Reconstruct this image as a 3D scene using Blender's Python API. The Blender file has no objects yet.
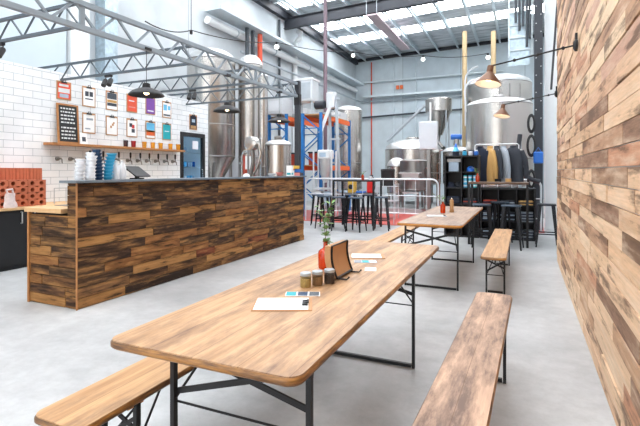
import bpy, math, random
from mathutils import Vector, Matrix
random.seed(7)
PI = math.pi
S = bpy.context.scene
COL = S.collection
def lin(c): return tuple((x/12.92 if x <= .04045 else ((x+.055)/1.055)**2.4) for x in c)
def hx(s): return lin(tuple(int(s[i:i+2], 16)/255 for i in (0, 2, 4)))+(1,)

# ------------------------------------------------------------------ materials
def newmat(name):
    m = bpy.data.materials.new(name); m.use_nodes = True
    return m, m.node_tree.nodes, m.node_tree.links, m.node_tree.nodes['Principled BSDF']
def plain(name, c, rough=.5, metal=0., vary=.08, scale=12., bump=0., **kw):
    m, N, L, B = newmat(name)
    B.inputs['Roughness'].default_value = rough; B.inputs['Metallic'].default_value = metal
    tc = N.new('ShaderNodeTexCoord'); nz = N.new('ShaderNodeTexNoise'); nz.inputs['Scale'].default_value = scale
    nz.inputs['Detail'].default_value = 4
    L.new(tc.outputs['Object'], nz.inputs['Vector'])
    mx = N.new('ShaderNodeMix'); mx.data_type = 'RGBA'
    c = hx(c)
    mx.inputs[6].default_value = tuple(x*(1-vary*1.6) for x in c[:3])+(1,)
    mx.inputs[7].default_value = tuple(min(1, x*(1+vary)) for x in c[:3])+(1,)
    L.new(nz.outputs[0], mx.inputs[0]); L.new(mx.outputs[2], B.inputs['Base Color'])
    if bump:
        bp = N.new('ShaderNodeBump'); bp.inputs['Strength'].default_value = bump; bp.inputs['Distance'].default_value = .01
        L.new(nz.outputs[0], bp.inputs['Height']); L.new(bp.outputs[0], B.inputs['Normal'])
    for k, v in kw.items(): B.inputs[('IOR' if k == 'IOR' else k.replace('_', ' '))].default_value = v
    return m
def emit(name, c, e, s):
    m, N, L, B = newmat(name)
    B.inputs['Base Color'].default_value = hx(c); B.inputs['Emission Color'].default_value = hx(e); B.inputs['Emission Strength'].default_value = s
    return m
def ramp(N, stops, const=False):
    r = N.new('ShaderNodeValToRGB'); e = r.color_ramp
    if const: e.interpolation = 'CONSTANT'
    while len(e.elements) < len(stops): e.elements.new(.5)
    for el, (p, c) in zip(e.elements, stops):
        el.position = p; el.color = hx(c) if isinstance(c, str) else (c, c, c, 1)
    return r
def planks(name, cols, axis, patch='e3c3a0', patch_amt=.3, dark='3a2617', dark_amt=.5, thr=.40, lo=.5, ps=3.4):
    """reclaimed boards: one tone per board from the 'tone' attribute, grain stretched along the board"""
    m, N, L, B = newmat(name)
    B.inputs['Roughness'].default_value = .72; B.inputs['Specular IOR Level'].default_value = .25
    at = N.new('ShaderNodeAttribute'); at.attribute_name = 'tone'
    sp = N.new('ShaderNodeSeparateColor'); L.new(at.outputs['Color'], sp.inputs[0])
    n = len(cols); r = ramp(N, [(i/n, c) for i, c in enumerate(cols)], True)
    L.new(sp.outputs[0], r.inputs[0])
    tc = N.new('ShaderNodeTexCoord'); mp = N.new('ShaderNodeMapping')
    sc = {'x': (1.3, 14, 22), 'y': (14, 1.3, 22)}[axis]
    mp.inputs['Scale'].default_value = sc
    add = N.new('ShaderNodeVectorMath'); add.operation = 'MULTIPLY_ADD'
    L.new(at.outputs['Color'], add.inputs[0]); add.inputs[1].default_value = (9, 9, 9); L.new(tc.outputs['Object'], add.inputs[2])
    L.new(add.outputs[0], mp.inputs[0])
    g = N.new('ShaderNodeTexNoise'); g.inputs['Scale'].default_value = 2.2; g.inputs['Detail'].default_value = 8; g.inputs['Roughness'].default_value = .7
    L.new(mp.outputs[0], g.inputs['Vector'])
    b = N.new('ShaderNodeTexNoise'); b.inputs['Scale'].default_value = ps; b.inputs['Detail'].default_value = 9; b.inputs['Roughness'].default_value = .62
    mp2 = N.new('ShaderNodeMapping'); mp2.inputs['Scale'].default_value = {'x': (.55, 2, 3.6), 'y': (2, .55, 3.6)}[axis]
    L.new(add.outputs[0], mp2.inputs[0]); L.new(mp2.outputs[0], b.inputs['Vector'])
    rg = ramp(N, [(.3, .0), (.7, 1.)]); L.new(g.outputs[0], rg.inputs[0])
    rb = ramp(N, [(.5, 0.), (.68, 1.)]); L.new(b.outputs[0], rb.inputs[0])
    rb2 = ramp(N, [(thr-.10, 1.), (thr, 0.)]); L.new(b.outputs[0], rb2.inputs[0])
    def mix(f, a, c, amt):
        mm = N.new('ShaderNodeMath'); mm.operation = 'MULTIPLY'; L.new(f, mm.inputs[0]); mm.inputs[1].default_value = amt
        x = N.new('ShaderNodeMix'); x.data_type = 'RGBA'; L.new(mm.outputs[0], x.inputs[0]); L.new(a, x.inputs[6]); x.inputs[7].default_value = hx(c); return x.outputs[2]
    c1 = mix(rb.outputs[0], r.outputs[0], patch, patch_amt)
    c2 = mix(rb2.outputs[0], c1, dark, dark_amt)
    mm = N.new('ShaderNodeMix'); mm.data_type = 'RGBA'; mm.blend_type = 'MULTIPLY'; mm.inputs[0].default_value = .9
    r3 = ramp(N, [(0., lo), (1., 1.)]); L.new(g.outputs[0], r3.inputs[0]) if False else L.new(rg.outputs[0], r3.inputs[0])
    L.new(c2, mm.inputs[6]); L.new(r3.outputs[0], mm.inputs[7])
    L.new(mm.outputs[2], B.inputs['Base Color'])
    bp = N.new('ShaderNodeBump'); bp.inputs['Strength'].default_value = .5; bp.inputs['Distance'].default_value = .004
    L.new(g.outputs[0], bp.inputs['Height']); L.new(bp.outputs[0], B.inputs['Normal'])
    return m
def tabletop_mat(name, a, b, worn, worn_lo, worn_hi, axis='y', board=.18, rough=.42, off=0.):
    m, N, L, B = newmat(name)
    B.inputs['Roughness'].default_value = rough
    tc = N.new('ShaderNodeTexCoord')
    of = N.new('ShaderNodeVectorMath'); of.operation = 'ADD'; of.inputs[1].default_value = (off, off, 0)
    L.new(tc.outputs['Object'], of.inputs[0])
    mp = N.new('ShaderNodeMapping'); mp.inputs['Scale'].default_value = (16, 1., 6)
    L.new(of.outputs[0], mp.inputs[0])
    g = N.new('ShaderNodeTexNoise'); g.inputs['Scale'].default_value = 1.6; g.inputs['Detail'].default_value = 8; g.inputs['Roughness'].default_value = .65
    L.new(mp.outputs[0], g.inputs['Vector'])
    r = ramp(N, [(.32, b), (.62, a)]); L.new(g.outputs[0], r.inputs[0])
    mp2 = N.new('ShaderNodeMapping'); mp2.inputs['Scale'].default_value = (7.0, 1.3, 3)
    L.new(of.outputs[0], mp2.inputs[0])
    w = N.new('ShaderNodeTexNoise'); w.inputs['Scale'].default_value = 1.3; w.inputs['Detail'].default_value = 9; w.inputs['Roughness'].default_value = .72
    L.new(mp2.outputs[0], w.inputs['Vector'])
    rw = ramp(N, [(worn_lo, 0.), (worn_hi, 1.)]); L.new(w.outputs[0], rw.inputs[0])
    x = N.new('ShaderNodeMix'); x.data_type = 'RGBA'; L.new(rw.outputs[0], x.inputs[0]); L.new(r.outputs[0], x.inputs[6]); x.inputs[7].default_value = hx(worn)
    # seams between the boards
    sx = N.new('ShaderNodeSeparateXYZ'); L.new(tc.outputs['Object'], sx.inputs[0])
    md = N.new('ShaderNodeMath'); md.operation = 'PINGPONG'; md.inputs[1].default_value = board/2; L.new(sx.outputs[0], md.inputs[0])
    lt = N.new('ShaderNodeMath'); lt.operation = 'LESS_THAN'; lt.inputs[1].default_value = .0018; L.new(md.outputs[0], lt.inputs[0])
    fm = N.new('ShaderNodeMath'); fm.operation = 'MULTIPLY'; fm.inputs[1].default_value = .5; L.new(lt.outputs[0], fm.inputs[0])
    y = N.new('ShaderNodeMix'); y.data_type = 'RGBA'; L.new(fm.outputs[0], y.inputs[0]); L.new(x.outputs[2], y.inputs[6]); y.inputs[7].default_value = hx('5a3c22')
    L.new(y.outputs[2], B.inputs['Base Color'])
    bp = N.new('ShaderNodeBump'); bp.inputs['Strength'].default_value = .25; bp.inputs['Distance'].default_value = .002
    L.new(g.outputs[0], bp.inputs['Height']); L.new(bp.outputs[0], B.inputs['Normal'])
    return m
def edge_mat(name, a, b, c):
    m, N, L, B = newmat(name); B.inputs['Roughness'].default_value = .35
    tc = N.new('ShaderNodeTexCoord'); n = N.new('ShaderNodeTexNoise'); n.inputs['Scale'].default_value = 5; n.inputs['Detail'].default_value = 7; n.inputs['Roughness'].default_value = .65
    mp = N.new('ShaderNodeMapping'); mp.inputs['Scale'].default_value = (1, 1, 9); L.new(tc.outputs['Object'], mp.inputs[0]); L.new(mp.outputs[0], n.inputs['Vector'])
    r = ramp(N, [(.36, a), (.5, b), (.64, c)]); L.new(n.outputs[0], r.inputs[0]); L.new(r.outputs[0], B.inputs['Base Color'])
    return m
def floor_mat():
    m, N, L, B = newmat('polished_concrete')
    tc = N.new('ShaderNodeTexCoord')
    a = N.new('ShaderNodeTexNoise'); a.inputs['Scale'].default_value = .55; a.inputs['Detail'].default_value = 9; a.inputs['Roughness'].default_value = .6
    L.new(tc.outputs['Object'], a.inputs['Vector'])
    r = ramp(N, [(.30, '979a9b'), (.5, 'b4b6b7'), (.70, 'cbcdcd')]); L.new(a.outputs[0], r.inputs[0])
    b = N.new('ShaderNodeTexNoise'); b.inputs['Scale'].default_value = 7; b.inputs['Detail'].default_value = 8; b.inputs['Roughness'].default_value = .75
    L.new(tc.outputs['Object'], b.inputs['Vector'])
    r2 = ramp(N, [(.3, .72), (.62, 1.)]); L.new(b.outputs[0], r2.inputs[0])
    x = N.new('ShaderNodeMix'); x.data_type = 'RGBA'; x.blend_type = 'MULTIPLY'; x.inputs[0].default_value = .8
    L.new(r.outputs[0], x.inputs[6]); L.new(r2.outputs[0], x.inputs[7]); L.new(x.outputs[2], B.inputs['Base Color'])
    rr = N.new('ShaderNodeMapRange'); rr.inputs[3].default_value = .28; rr.inputs[4].default_value = .5
    L.new(b.outputs[0], rr.inputs[0]); L.new(rr.outputs[0], B.inputs['Roughness'])
    return m
def brickmat(name, c1, c2, mortar, w, h, ms, axis, rough=.3, offset=.5, bumpd=.003):
    m, N, L, B = newmat(name)
    B.inputs['Roughness'].default_value = rough
    tc = N.new('ShaderNodeTexCoord'); sp = N.new('ShaderNodeSeparateXYZ'); cb = N.new('ShaderNodeCombineXYZ')
    L.new(tc.outputs['Object'], sp.inputs[0]); L.new(sp.outputs['Y' if axis == 'y' else 'X'], cb.inputs[0]); L.new(sp.outputs['Z'], cb.inputs[1])
    br = N.new('ShaderNodeTexBrick'); L.new(cb.outputs[0], br.inputs[0])
    br.offset = offset
    for k, v in {'Color1': hx(c1), 'Color2': hx(c2), 'Mortar': hx(mortar), 'Scale': 1., 'Mortar Size': ms, 'Mortar Smooth': .1, 'Brick Width': w, 'Row Height': h}.items(): br.inputs[k].default_value = v
    nz = N.new('ShaderNodeTexNoise'); nz.inputs['Scale'].default_value = 1.7; nz.inputs['Detail'].default_value = 7
    L.new(tc.outputs['Object'], nz.inputs['Vector'])
    r = ramp(N, [(.3, .86), (.65, 1.)]); L.new(nz.outputs[0], r.inputs[0])
    x = N.new('ShaderNodeMix'); x.data_type = 'RGBA'; x.blend_type = 'MULTIPLY'; x.inputs[0].default_value = 1
    L.new(br.outputs[0], x.inputs[6]); L.new(r.outputs[0], x.inputs[7]); L.new(x.outputs[2], B.inputs['Base Color'])
    bp = N.new('ShaderNodeBump'); bp.inputs['Strength'].default_value = .6; bp.inputs['Distance'].default_value = bumpd; bp.invert = True
    L.new(br.outputs['Fac'], bp.inputs['Height']); L.new(bp.outputs[0], B.inputs['Normal'])
    return m
def metalsheet():
    m, N, L, B = newmat('foil_faced_roof_sheet')
    B.inputs['Roughness'].default_value = .38; B.inputs['Metallic'].default_value = .25
    tc = N.new('ShaderNodeTexCoord'); n = N.new('ShaderNodeTexNoise'); n.inputs['Scale'].default_value = 1.6; n.inputs['Detail'].default_value = 6
    mp = N.new('ShaderNodeMapping'); mp.inputs['Scale'].default_value = (.6, 2.6, 1); L.new(tc.outputs['Object'], mp.inputs[0]); L.new(mp.outputs[0], n.inputs['Vector'])
    r = ramp(N, [(.3, '9aa3aa'), (.65, 'd6dbdf')]); L.new(n.outputs[0], r.inputs[0]); L.new(r.outputs[0], B.inputs['Base Color'])
    bp = N.new('ShaderNodeBump'); bp.inputs['Strength'].default_value = .7; bp.inputs['Distance'].default_value = .06
    L.new(n.outputs[0], bp.inputs['Height']); L.new(bp.outputs[0], B.inputs['Normal'])
    return m

M = {}
M['floor'] = floor_mat()
M['roof'] = metalsheet()
M['skylight'] = emit('daylit_roof_panel', 'ffffff', 'fbfcff', 10.)
M['wall_concrete'] = brickmat('tilt_slab_concrete', 'c9d0d4', 'd2d8db', '929ba0', 5.2, 12., .012, 'y', .75, 0.)
M['wall_concrete_x'] = brickmat('tilt_slab_concrete_back', 'c2cfd6', 'cdd8dd', '8f9ca3', 3.1, 12., .014, 'x', .75, 0.)
M['insul'] = plain('grey_blue_insulated_panel', 'c3d0d8', .6, vary=.06, scale=1.5)
M['tile'] = brickmat('white_subway_tile', 'f1f4f5', 'e9eef1', 'aab4ba', .30, .116, .0035, 'y', .16)
M['white'] = plain('white_paint', 'dfe3e5', .5, vary=.03)
M['wood_wall'] = planks('reclaimed_wall_boards', ['d8b08c', 'e6c3a0', 'c69c7a', 'ecccaa', '9c7860', 'dfb896', 'e8c29e', 'cfa48c', 'bd9475', 'e3bd98', 'f0d2ae', '85664f', 'daae88', 'c99474', 'e9c4a0', 'a88468', 'd6ac8c', 'e4bc96'], 'y', 'f2d8bc', .6, '6e5240', .85, .465, .68, 2.6)
BC = ['6e4a2c', '84572f', '4a3324', '96653a', '5a402a', 'a37443', '3a2a20', '74502f', 'b4834e', '543a27', '85603f', '66462e', '86482f', '5e4329']
M['bar_y'] = planks('reclaimed_bar_boards', BC, 'y', 'c08d55', .75, '2a1d14', .85, .475, .42, 5.0)
M['bar_x'] = planks('reclaimed_bar_end_boards', BC, 'x', 'c08d55', .75, '2a1d14', .85, .475, .42, 5.0)
M['trimwood'] = plain('oiled_timber_trim', 'b07a48', .5, vary=.2, scale=20)
M['ply'] = plain('light_timber', 'd2ab7c', .5, vary=.14, scale=14)
M['table'] = tabletop_mat('worn_varnished_pine', 'c7a179', '9f7850', '735540', .46, .66, off=0)
M['table2'] = tabletop_mat('worn_grey_pine', 'b39a84', '8f7460', '6f5b50', .42, .66, off=4)
M['bench'] = tabletop_mat('varnished_bench_pine', 'c79f72', '9f754c', '684c3a', .50, .74, board=2., off=7)
M['bench_worn'] = tabletop_mat('weathered_bench_pine', 'cdab90', 'a98a74', '6e584c', .40, .60, board=2., rough=.6, off=2)
M['edge'] = edge_mat('routed_edge_varnish', '3f2d1e', '76502a', 'ab793c')
M['edge_gold'] = plain('golden_edge_varnish', 'b97a2c', .35, vary=.25, scale=9)
M['black_steel'] = plain('black_painted_steel', '1d1e21', .45, metal=.3, vary=.2)
M['black'] = plain('matt_black', '17181b', .6, vary=.15)
M['charcoal'] = plain('charcoal_steel', '33363d', .5, metal=.2)
M['galv'] = plain('galvanised_steel', 'b4bdc4', .45, metal=.35, vary=.12, scale=6)
M['galv_lt'] = plain('light_galvanised_purlin', 'd0dbe0', .45, metal=.2, vary=.1, scale=5)
M['truss'] = plain('grey_painted_truss_steel', '8b969e', .45, metal=.25, vary=.12, scale=5)
M['truss_dk'] = plain('dark_truss_steel', '59636b', .5, metal=.25, vary=.12, scale=5)
M['steel'] = plain('brushed_stainless', 'c2beb9', .27, metal=1., vary=.06, scale=2.)
M['steel_dk'] = plain('dull_stainless', '8f8d8b', .36, metal=1., vary=.1, scale=3.)
M['steel_lt'] = plain('bright_polished_cap', 'd6d8d8', .35, metal=.8, vary=.03)
M['alu'] = plain('pale_aluminium', 'd5dade', .4, metal=.4, vary=.06)
M['blue'] = plain('blue_rack_paint', '1f6fb4', .5, vary=.12)
M['orange'] = plain('orange_beam_paint', 'e2682c', .5, vary=.12)
M['red_floor'] = plain('red_epoxy', 'c9544a', .35, vary=.14, scale=3)
M['grey_plinth'] = plain('grey_plinth_concrete', 'a9aeb0', .7, vary=.1, scale=4)
M['pipe_white'] = plain('white_pvc', 'e6eaeb', .35, vary=.03)
M['pipe_dark'] = plain('dark_grey_conduit', '3c434a', .5, vary=.1)
M['pipe_red'] = plain('orange_red_pipe', 'd9502f', .45, vary=.1)
M['pipe_tan'] = plain('tan_flue_pipe', 'b9a27c', .5, vary=.12)
M['pipe_purple'] = plain('dull_purple_pipe', '74626c', .45, vary=.1)
M['copper'] = plain('copper_shade', '70503c', .4, metal=.4)
M['pendant'] = plain('dark_pewter_enamel', '26272a', .5, metal=.0, vary=.15, Specular_IOR_Level=.3)
M['shade_in'] = plain('pale_shade_lining', 'f3eee6', .5)
M['bulb'] = emit('warm_bulb', 'fff4e2', 'ffd9a6', 12.)
M['bulb_wh'] = emit('white_bulb', 'ffffff', 'fffaf0', 3.)
M['zinc'] = plain('zinc_bar_top', '76828c', .35, metal=.4, vary=.1)
M['paper'] = plain('paper', 'f0f1f0', .7, vary=.02)
M['clip'] = plain('clipboard_hardboard', 'b98a5e', .6, vary=.15)
M['chalk'] = plain('chalkboard', '25292b', .7)
M['chalkmark'] = plain('chalk', 'd8dcdc', .8)
M['amber_glass'] = plain('amber_beer', 'e8a028', .1, vary=.05, Transmission_Weight=.3)
M['red_glass'] = plain('red_beer', 'a61d22', .1, vary=.05, Transmission_Weight=.2)
M['dark_glass'] = plain('dark_stout', '34161c', .1, vary=.05)
M['clear'] = plain('clear_glass', 'f2f5f5', .03, vary=0, Transmission_Weight=1., IOR=1.12)
M['fridge_glass'] = plain('fridge_glass', 'c8dcea', .05, vary=0, Transmission_Weight=1., IOR=1.03)
M['terracotta'] = plain('terracotta', 'bf6b4b', .75, vary=.2, scale=9)
M['terradark'] = plain('deep_hole_clay', '4a241b', .9)
M['foliage'] = plain('sage_leaf', '6f9a58', .55, vary=.3, scale=30)
M['stem'] = plain('brown_stem', '6b5038', .7)
M['red_bottle'] = plain('orange_red_glass', 'd8420f', .08, vary=.05, Transmission_Weight=.45)
M['spice_tan'] = plain('tan_spice', 'c2a565', .8, vary=.3, scale=120)
M['spice_brown'] = plain('brown_spice', '94704a', .8, vary=.3, scale=120)
M['spice_dark'] = plain('dark_spice', '544840', .8, vary=.3, scale=120)
M['navy'] = plain('navy_plastic', '1b3f63', .4)
M['cyan'] = plain('cyan_plastic', '35a6cf', .4)
M['bluep'] = plain('bright_blue', '2168c0', .4)
M['teal'] = plain('teal_print', '1aa3ae', .6)
M['purple'] = plain('purple_print', '7a4aa0', .6)
M['redprint'] = plain('orange_red_print', 'e2573a', .6)
M['yellow'] = plain('yellow_plastic', 'dcb44a', .5)
M['red'] = plain('red_enamel', 'c8221f', .35)
M['pink'] = plain('pink_print', 'e08a80', .6)
M['ink'] = plain('dark_ink', '3a3f4a', .6)
M['slate_print'] = plain('dark_photo_print', '46505a', .6, vary=.6, scale=30)
M['sky_print'] = plain('sky_blue_print', '5fb4dc', .6)
M['rubber'] = plain('black_rubber', '1c1c1e', .7)
M['cloth_dark'] = plain('dark_grey_cloth', '33373f', .9, vary=.2, scale=40)
M['cloth_navy'] = plain('navy_cloth', '20283a', .9, vary=.2, scale=40)
M['cloth_tan'] = plain('tan_cloth', 'c79d5f', .9, vary=.15, scale=40)
M['cloth_grey'] = plain('grey_cloth', '9aa2ab', .9, vary=.12, scale=40)
M['cloth_blue'] = plain('pale_blue_cloth', 'a9bccf', .9, vary=.12, scale=40)
M['cloth_white'] = plain('white_cloth', 'dfe3e8', .9, vary=.06, scale=40)
M['cloth_red'] = plain('dull_red_cloth', 'a5402f', .9, vary=.12, scale=40)
M['cardboard'] = plain('cardboard', 'b08a5e', .8)
M['bag'] = plain('frosted_bag', 'd9c9c6', .45, vary=.2, scale=25)
M['screen'] = plain('dark_screen', '4b5378', .15)
M['silver_foil'] = plain('silver_duct_foil', 'b7c9d4', .35, metal=.5, vary=.3, scale=14, bump=.6)
M['dark_top'] = plain('dark_timber_top', '59412f', .5, vary=.2)
M['panel_grey'] = plain('pale_grey_panel', 'c6cfd5', .5, vary=.03)
M['stool'] = plain('gunmetal_stool', '202328', .4, metal=.5, vary=.15)
M['seat_sheen'] = plain('seat_metal_painted_sheen', '4a5866', .35, metal=.5, vary=.15)  # bluish sheen of reflecting metal seats put into the base colour

# ------------------------------------------------------------------ mesh building
class MB:
    def __init__(s): s.v = []; s.f = []; s.t = []
    def add(s, vs, fs, tone=None):
        b = len(s.v); s.v += [tuple(v) for v in vs]; s.f += [tuple(i+b for i in f) for f in fs]
        s.t += [tone or (0, 0, 0)]*len(vs); return s
    def box(s, x0, x1, y0, y1, z0, z1, tone=None):
        vs = [(x, y, z) for z in (z0, z1) for y in (y0, y1) for x in (x0, x1)]
        return s.add(vs, [(0, 2, 3, 1), (4, 5, 7, 6), (0, 1, 5, 4), (2, 6, 7, 3), (0, 4, 6, 2), (1, 3, 7, 5)], tone)
    def beam(s, p0, p1, w, h, up=(0, 0, 1)):
        p0, p1 = Vector(p0), Vector(p1); d = (p1-p0).normalized(); u = Vector(up)
        if abs(d.dot(u)) > .98: u = Vector((0, 1, 0))
        r = d.cross(u).normalized()*(w/2); t = r.cross(d).normalized()*(h/2)
        vs = [p+a*r+b*t for p in (p0, p1) for a, b in ((-1, -1), (1, -1), (1, 1), (-1, 1))]
        return s.add(vs, [(0, 1, 2, 3), (7, 6, 5, 4), (0, 4, 5, 1), (1, 5, 6, 2), (2, 6, 7, 3), (3, 7, 4, 0)])
    def tube(s, pts, r, n=8, caps=True):
        pts = [Vector(p) for p in pts]; rs = r if isinstance(r, (list, tuple)) else [r]*len(pts)
        vs = []; u = None
        for i, p in enumerate(pts):
            d = (pts[min(i+1, len(pts)-1)]-pts[max(i-1, 0)])
            d = d.normalized() if d.length > 1e-9 else Vector((0, 0, 1))
            if u is None: u = d.orthogonal().normalized()
            else:
                u = (u-d*u.dot(d)); u = u.normalized() if u.length > 1e-6 else d.orthogonal().normalized()
            w = d.cross(u)
            vs += [p+(u*math.cos(2*PI*k/n)+w*math.sin(2*PI*k/n))*rs[i] for k in range(n)]
        fs = [(i*n+k, i*n+(k+1) % n, (i+1)*n+(k+1) % n, (i+1)*n+k) for i in range(len(pts)-1) for k in range(n)]
        if caps: fs += [tuple(range(n))[::-1], tuple((len(pts)-1)*n+k for k in range(n))]
        return s.add(vs, fs)
    def lathe(s, prof, c=(0, 0, 0), n=24, axis='z', caps=True):
        vs = []
        for r, z in prof:
            for k in range(n):
                a = 2*PI*k/n; x, y = r*math.cos(a), r*math.sin(a)
                p = {'z': (x, y, z), 'x': (z, x, y), 'y': (x, z, y)}[axis]
                vs.append((p[0]+c[0], p[1]+c[1], p[2]+c[2]))
        m = len(prof)
        fs = [(i*n+k, i*n+(k+1) % n, (i+1)*n+(k+1) % n, (i+1)*n+k) for i in range(m-1) for k in range(n)]
        if caps: fs += [tuple(range(n))[::-1], tuple((m-1)*n+k for k in range(n))]
        return s.add(vs, fs)
    def sphere(s, c, r, n=16, sz=1.):
        return s.lathe([(max(1e-4, r*math.sin(PI*i/10)), -r*sz*math.cos(PI*i/10)) for i in range(11)], c, n)
    def prism(s, poly, z0, z1, ch=0.):
        """polygon (ccw) extruded up, with a chamfer ch on top and bottom"""
        n = len(poly); cx = sum(p[0] for p in poly)/n; cy = sum(p[1] for p in poly)/n
        def ins(d):
            out = []
            for i, (x, y) in enumerate(poly):
                a, b = poly[i-1], poly[(i+1) % n]
                t = Vector((b[0]-a[0], b[1]-a[1])).normalized(); out.append((x-t.y*d, y+t.x*d))
            return out
        rings = [(ins(ch), z0), (poly, z0+ch), (poly, z1-ch), (ins(ch), z1)] if ch else [(poly, z0), (poly, z1)]
        vs = [(x, y, z) for ps, z in rings for x, y in ps]; m = len(rings)
        fs = [(i*n+k, i*n+(k+1) % n, (i+1)*n+(k+1) % n, (i+1)*n+k) for i in range(m-1) for k in range(n)]
        fs += [tuple(range(n))[::-1], tuple((m-1)*n+k for k in range(n))]
        return s.add(vs, fs)
    def xform(s, mat, start=0):
        for i in range(start, len(s.v)): s.v[i] = tuple(mat @ Vector(s.v[i]))
        return s
    def build(s, name, mat, parent=None, smooth=False, bevel=0., ang=35):
        me = bpy.data.meshes.new(name); me.from_pydata(s.v, [], s.f)
        at = me.color_attributes.new('tone', 'FLOAT_COLOR', 'POINT')
        for i, t in enumerate(s.t): at.data[i].color = (*t, 1)
        ms = mat if isinstance(mat, (list, tuple)) else [mat]
        for m in ms: me.materials.append(M[m] if isinstance(m, str) else m)
        me.update()
        if smooth:
            me.polygons.foreach_set('use_smooth', [True]*len(me.polygons)); me.set_sharp_from_angle(angle=math.radians(ang))
        o = bpy.data.objects.new(name, me); COL.objects.link(o)
        if parent: o.parent = parent
        if bevel:
            b = o.modifiers.new('bevel', 'BEVEL'); b.width = bevel; b.segments = 2; b.limit_method = 'ANGLE'
        return o
def rrect(w, h, r, n=6, cx=0, cy=0):
    out = []
    for (sx, sy, a0) in ((1, 1, 0), (-1, 1, 90), (-1, -1, 180), (1, -1, 270)):
        for k in range(n+1):
            a = math.radians(a0+90*k/n); out.append((cx+sx*(w/2-r)+r*math.cos(a), cy+sy*(h/2-r)+r*math.sin(a)))
    return out
def tag(o, label=None, cat=None, group=None, kind=None):
    if label: o['label'] = label
    if cat: o['category'] = cat
    if group: o['group'] = group
    if kind: o['kind'] = kind
    return o
def thing(name, label, cat, loc=(0, 0, 0), rz=0, group=None):
    o = bpy.data.objects.new(name, None); COL.objects.link(o); o.empty_display_size = .1
    o.location = loc; o.rotation_euler = (0, 0, rz)
    return tag(o, label, cat, group)
def copy_tree(o, parent=None):
    c = o.copy(); COL.objects.link(c)
    if parent: c.parent = parent
    for ch in list(o.children): copy_tree(ch, c)
    return c
def dup(o, loc, label, rz=None, group=None):
    c = copy_tree(o); c.location = loc
    if rz is not None: c.rotation_euler = (0, 0, rz)
    c['label'] = label
    if group: c['group'] = group
    return c
def struct(name, mb, mat, **k):
    return tag(mb.build(name, mat, **k), kind='structure')
def bez(p0, p1, p2, n=10):
    p0, p1, p2 = Vector(p0), Vector(p1), Vector(p2)
    return [p0*(1-t)**2+p1*2*t*(1-t)+p2*t*t for t in (i/n for i in range(n+1))]
def sag(p0, p1, s, n=12):
    p0, p1 = Vector(p0), Vector(p1)
    return [p0.lerp(p1, i/n)-Vector((0, 0, s*4*(i/n)*(1-i/n))) for i in range(n+1)]

# ------------------------------------------------------------------ setting
XL, XR, YB, YF = -9.0, 1.4, 24.7, -4.0
def zr(x): return 7.86+.031*(x-XL)
struct('floor', MB().box(XL-.2, XR+.2, YF-3, YB+.2, -.15, 0), 'floor')
struct('wall_left', MB().box(XL-.2, XL, YF, YB+.2, 0, 8.4), 'wall_concrete')
struct('wall_back', MB().box(XL, XR+.2, YB, YB+.2, 0, 8.4), 'wall_concrete_x')
struct('wall_right', MB().box(XR, XR+.2, YF, YB, 0, 8.4), 'white')
wf = MB(); wf.box(XL-.2, XR+.2, YF-.2, YF, 5.0, 8.4); wf.box(XL-.2, XL+1.0, YF-.2, YF, 0, 5.0); wf.box(XR-.2, XR+.2, YF-.2, YF, 0, 5.0)  # unseen front, left wide open to let light into the hall
struct('wall_front', wf, 'white')
# roof: corrugated sheet in strips, skylight bands between
bands = [(-2.6, -1.2), (.6, 2.0), (3.8, 5.2), (6.7, 8.1), (9.6, 11.0), (12.6, 13.8), (15.1, 15.9), (17.9, 19.1), (20.3, 21.4)]  # nearer bands overhead are added emitters for soft top light
roof = MB(); y = YF-.2
def corr(mb, y0, y1):
    n = max(2, int((y1-y0)/.11)*2); vs = []
    for i in range(n+1):
        yy = y0+(y1-y0)*i/n; dz = .03 if (i//2) % 2 else 0
        vs += [(XL-.2, yy, zr(XL-.2)+dz), (XR+.2, yy, zr(XR+.2)+dz)]
    mb.add(vs, [(2*i, 2*i+2, 2*i+3, 2*i+1) for i in range(n)])
for a, b in bands+[(YB+.2, 0)]:
    corr(roof, y, a); y = b
ceil = struct('ceiling', roof, 'roof')
for i, (a, b) in enumerate(bands):
    w = MB().add([(XL+.3, a, zr(XL+.3)+.01), (XR, a, zr(XR)+.01), (XR, b, zr(XR)+.01), (XL+.3, b, zr(XL+.3)+.01),
                  (XL+.3, a, zr(XL+.3)+.03), (XR, a, zr(XR)+.03), (XR, b, zr(XR)+.03), (XL+.3, b, zr(XL+.3)+.03)],
                 [(0, 1, 2, 3), (7, 6, 5, 4), (0, 4, 5, 1), (1, 5, 6, 2), (2, 6, 7, 3), (3, 7, 4, 0)])
    struct('window_%d' % (i+1), w, 'skylight')
    e = MB(); zz = zr(XL)
    e.add([(XL-.2, a, zz), (XL+.3, a, zr(XL+.3)), (XL+.3, b, zr(XL+.3)), (XL-.2, b, zz)], [(0, 3, 2, 1)])
    e.build('flashing', 'roof', ceil)
x = XL+.7
while x < XR:
    b = MB(); z = zr(x)-.02
    b.box(x-.035, x-.028, YF, YB, z-.2, z); b.box(x-.035, x+.05, YF, YB, z-.2, z-.193); b.box(x-.035, x+.05, YF, YB, z-.008, z)
    b.build('purlin', 'galv_lt', ceil)
    x += 1.02
for yy in (-1.5, 7.3, 16.2):
    b = MB()
    for (w, z0, z1) in ((.2, -.24, -.225), (.2, -.66, -.645), (.012, -.645, -.24)):
        b.add([(xx, yy+sy*w/2, zr(xx)+zz) for zz in (z0, z1) for sy in (-1, 1) for xx in (XL, XR)],
              [(0, 2, 3, 1), (4, 5, 7, 6), (0, 1, 5, 4), (2, 6, 7, 3), (0, 4, 6, 2), (1, 3, 7, 5)])
    b.build('rafter', 'charcoal', ceil)
MB().box(XL, XL+.18, YF, YB, zr(XL)-.3, zr(XL)-.02).build('eaves_beam', 'charcoal', ceil)
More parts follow.
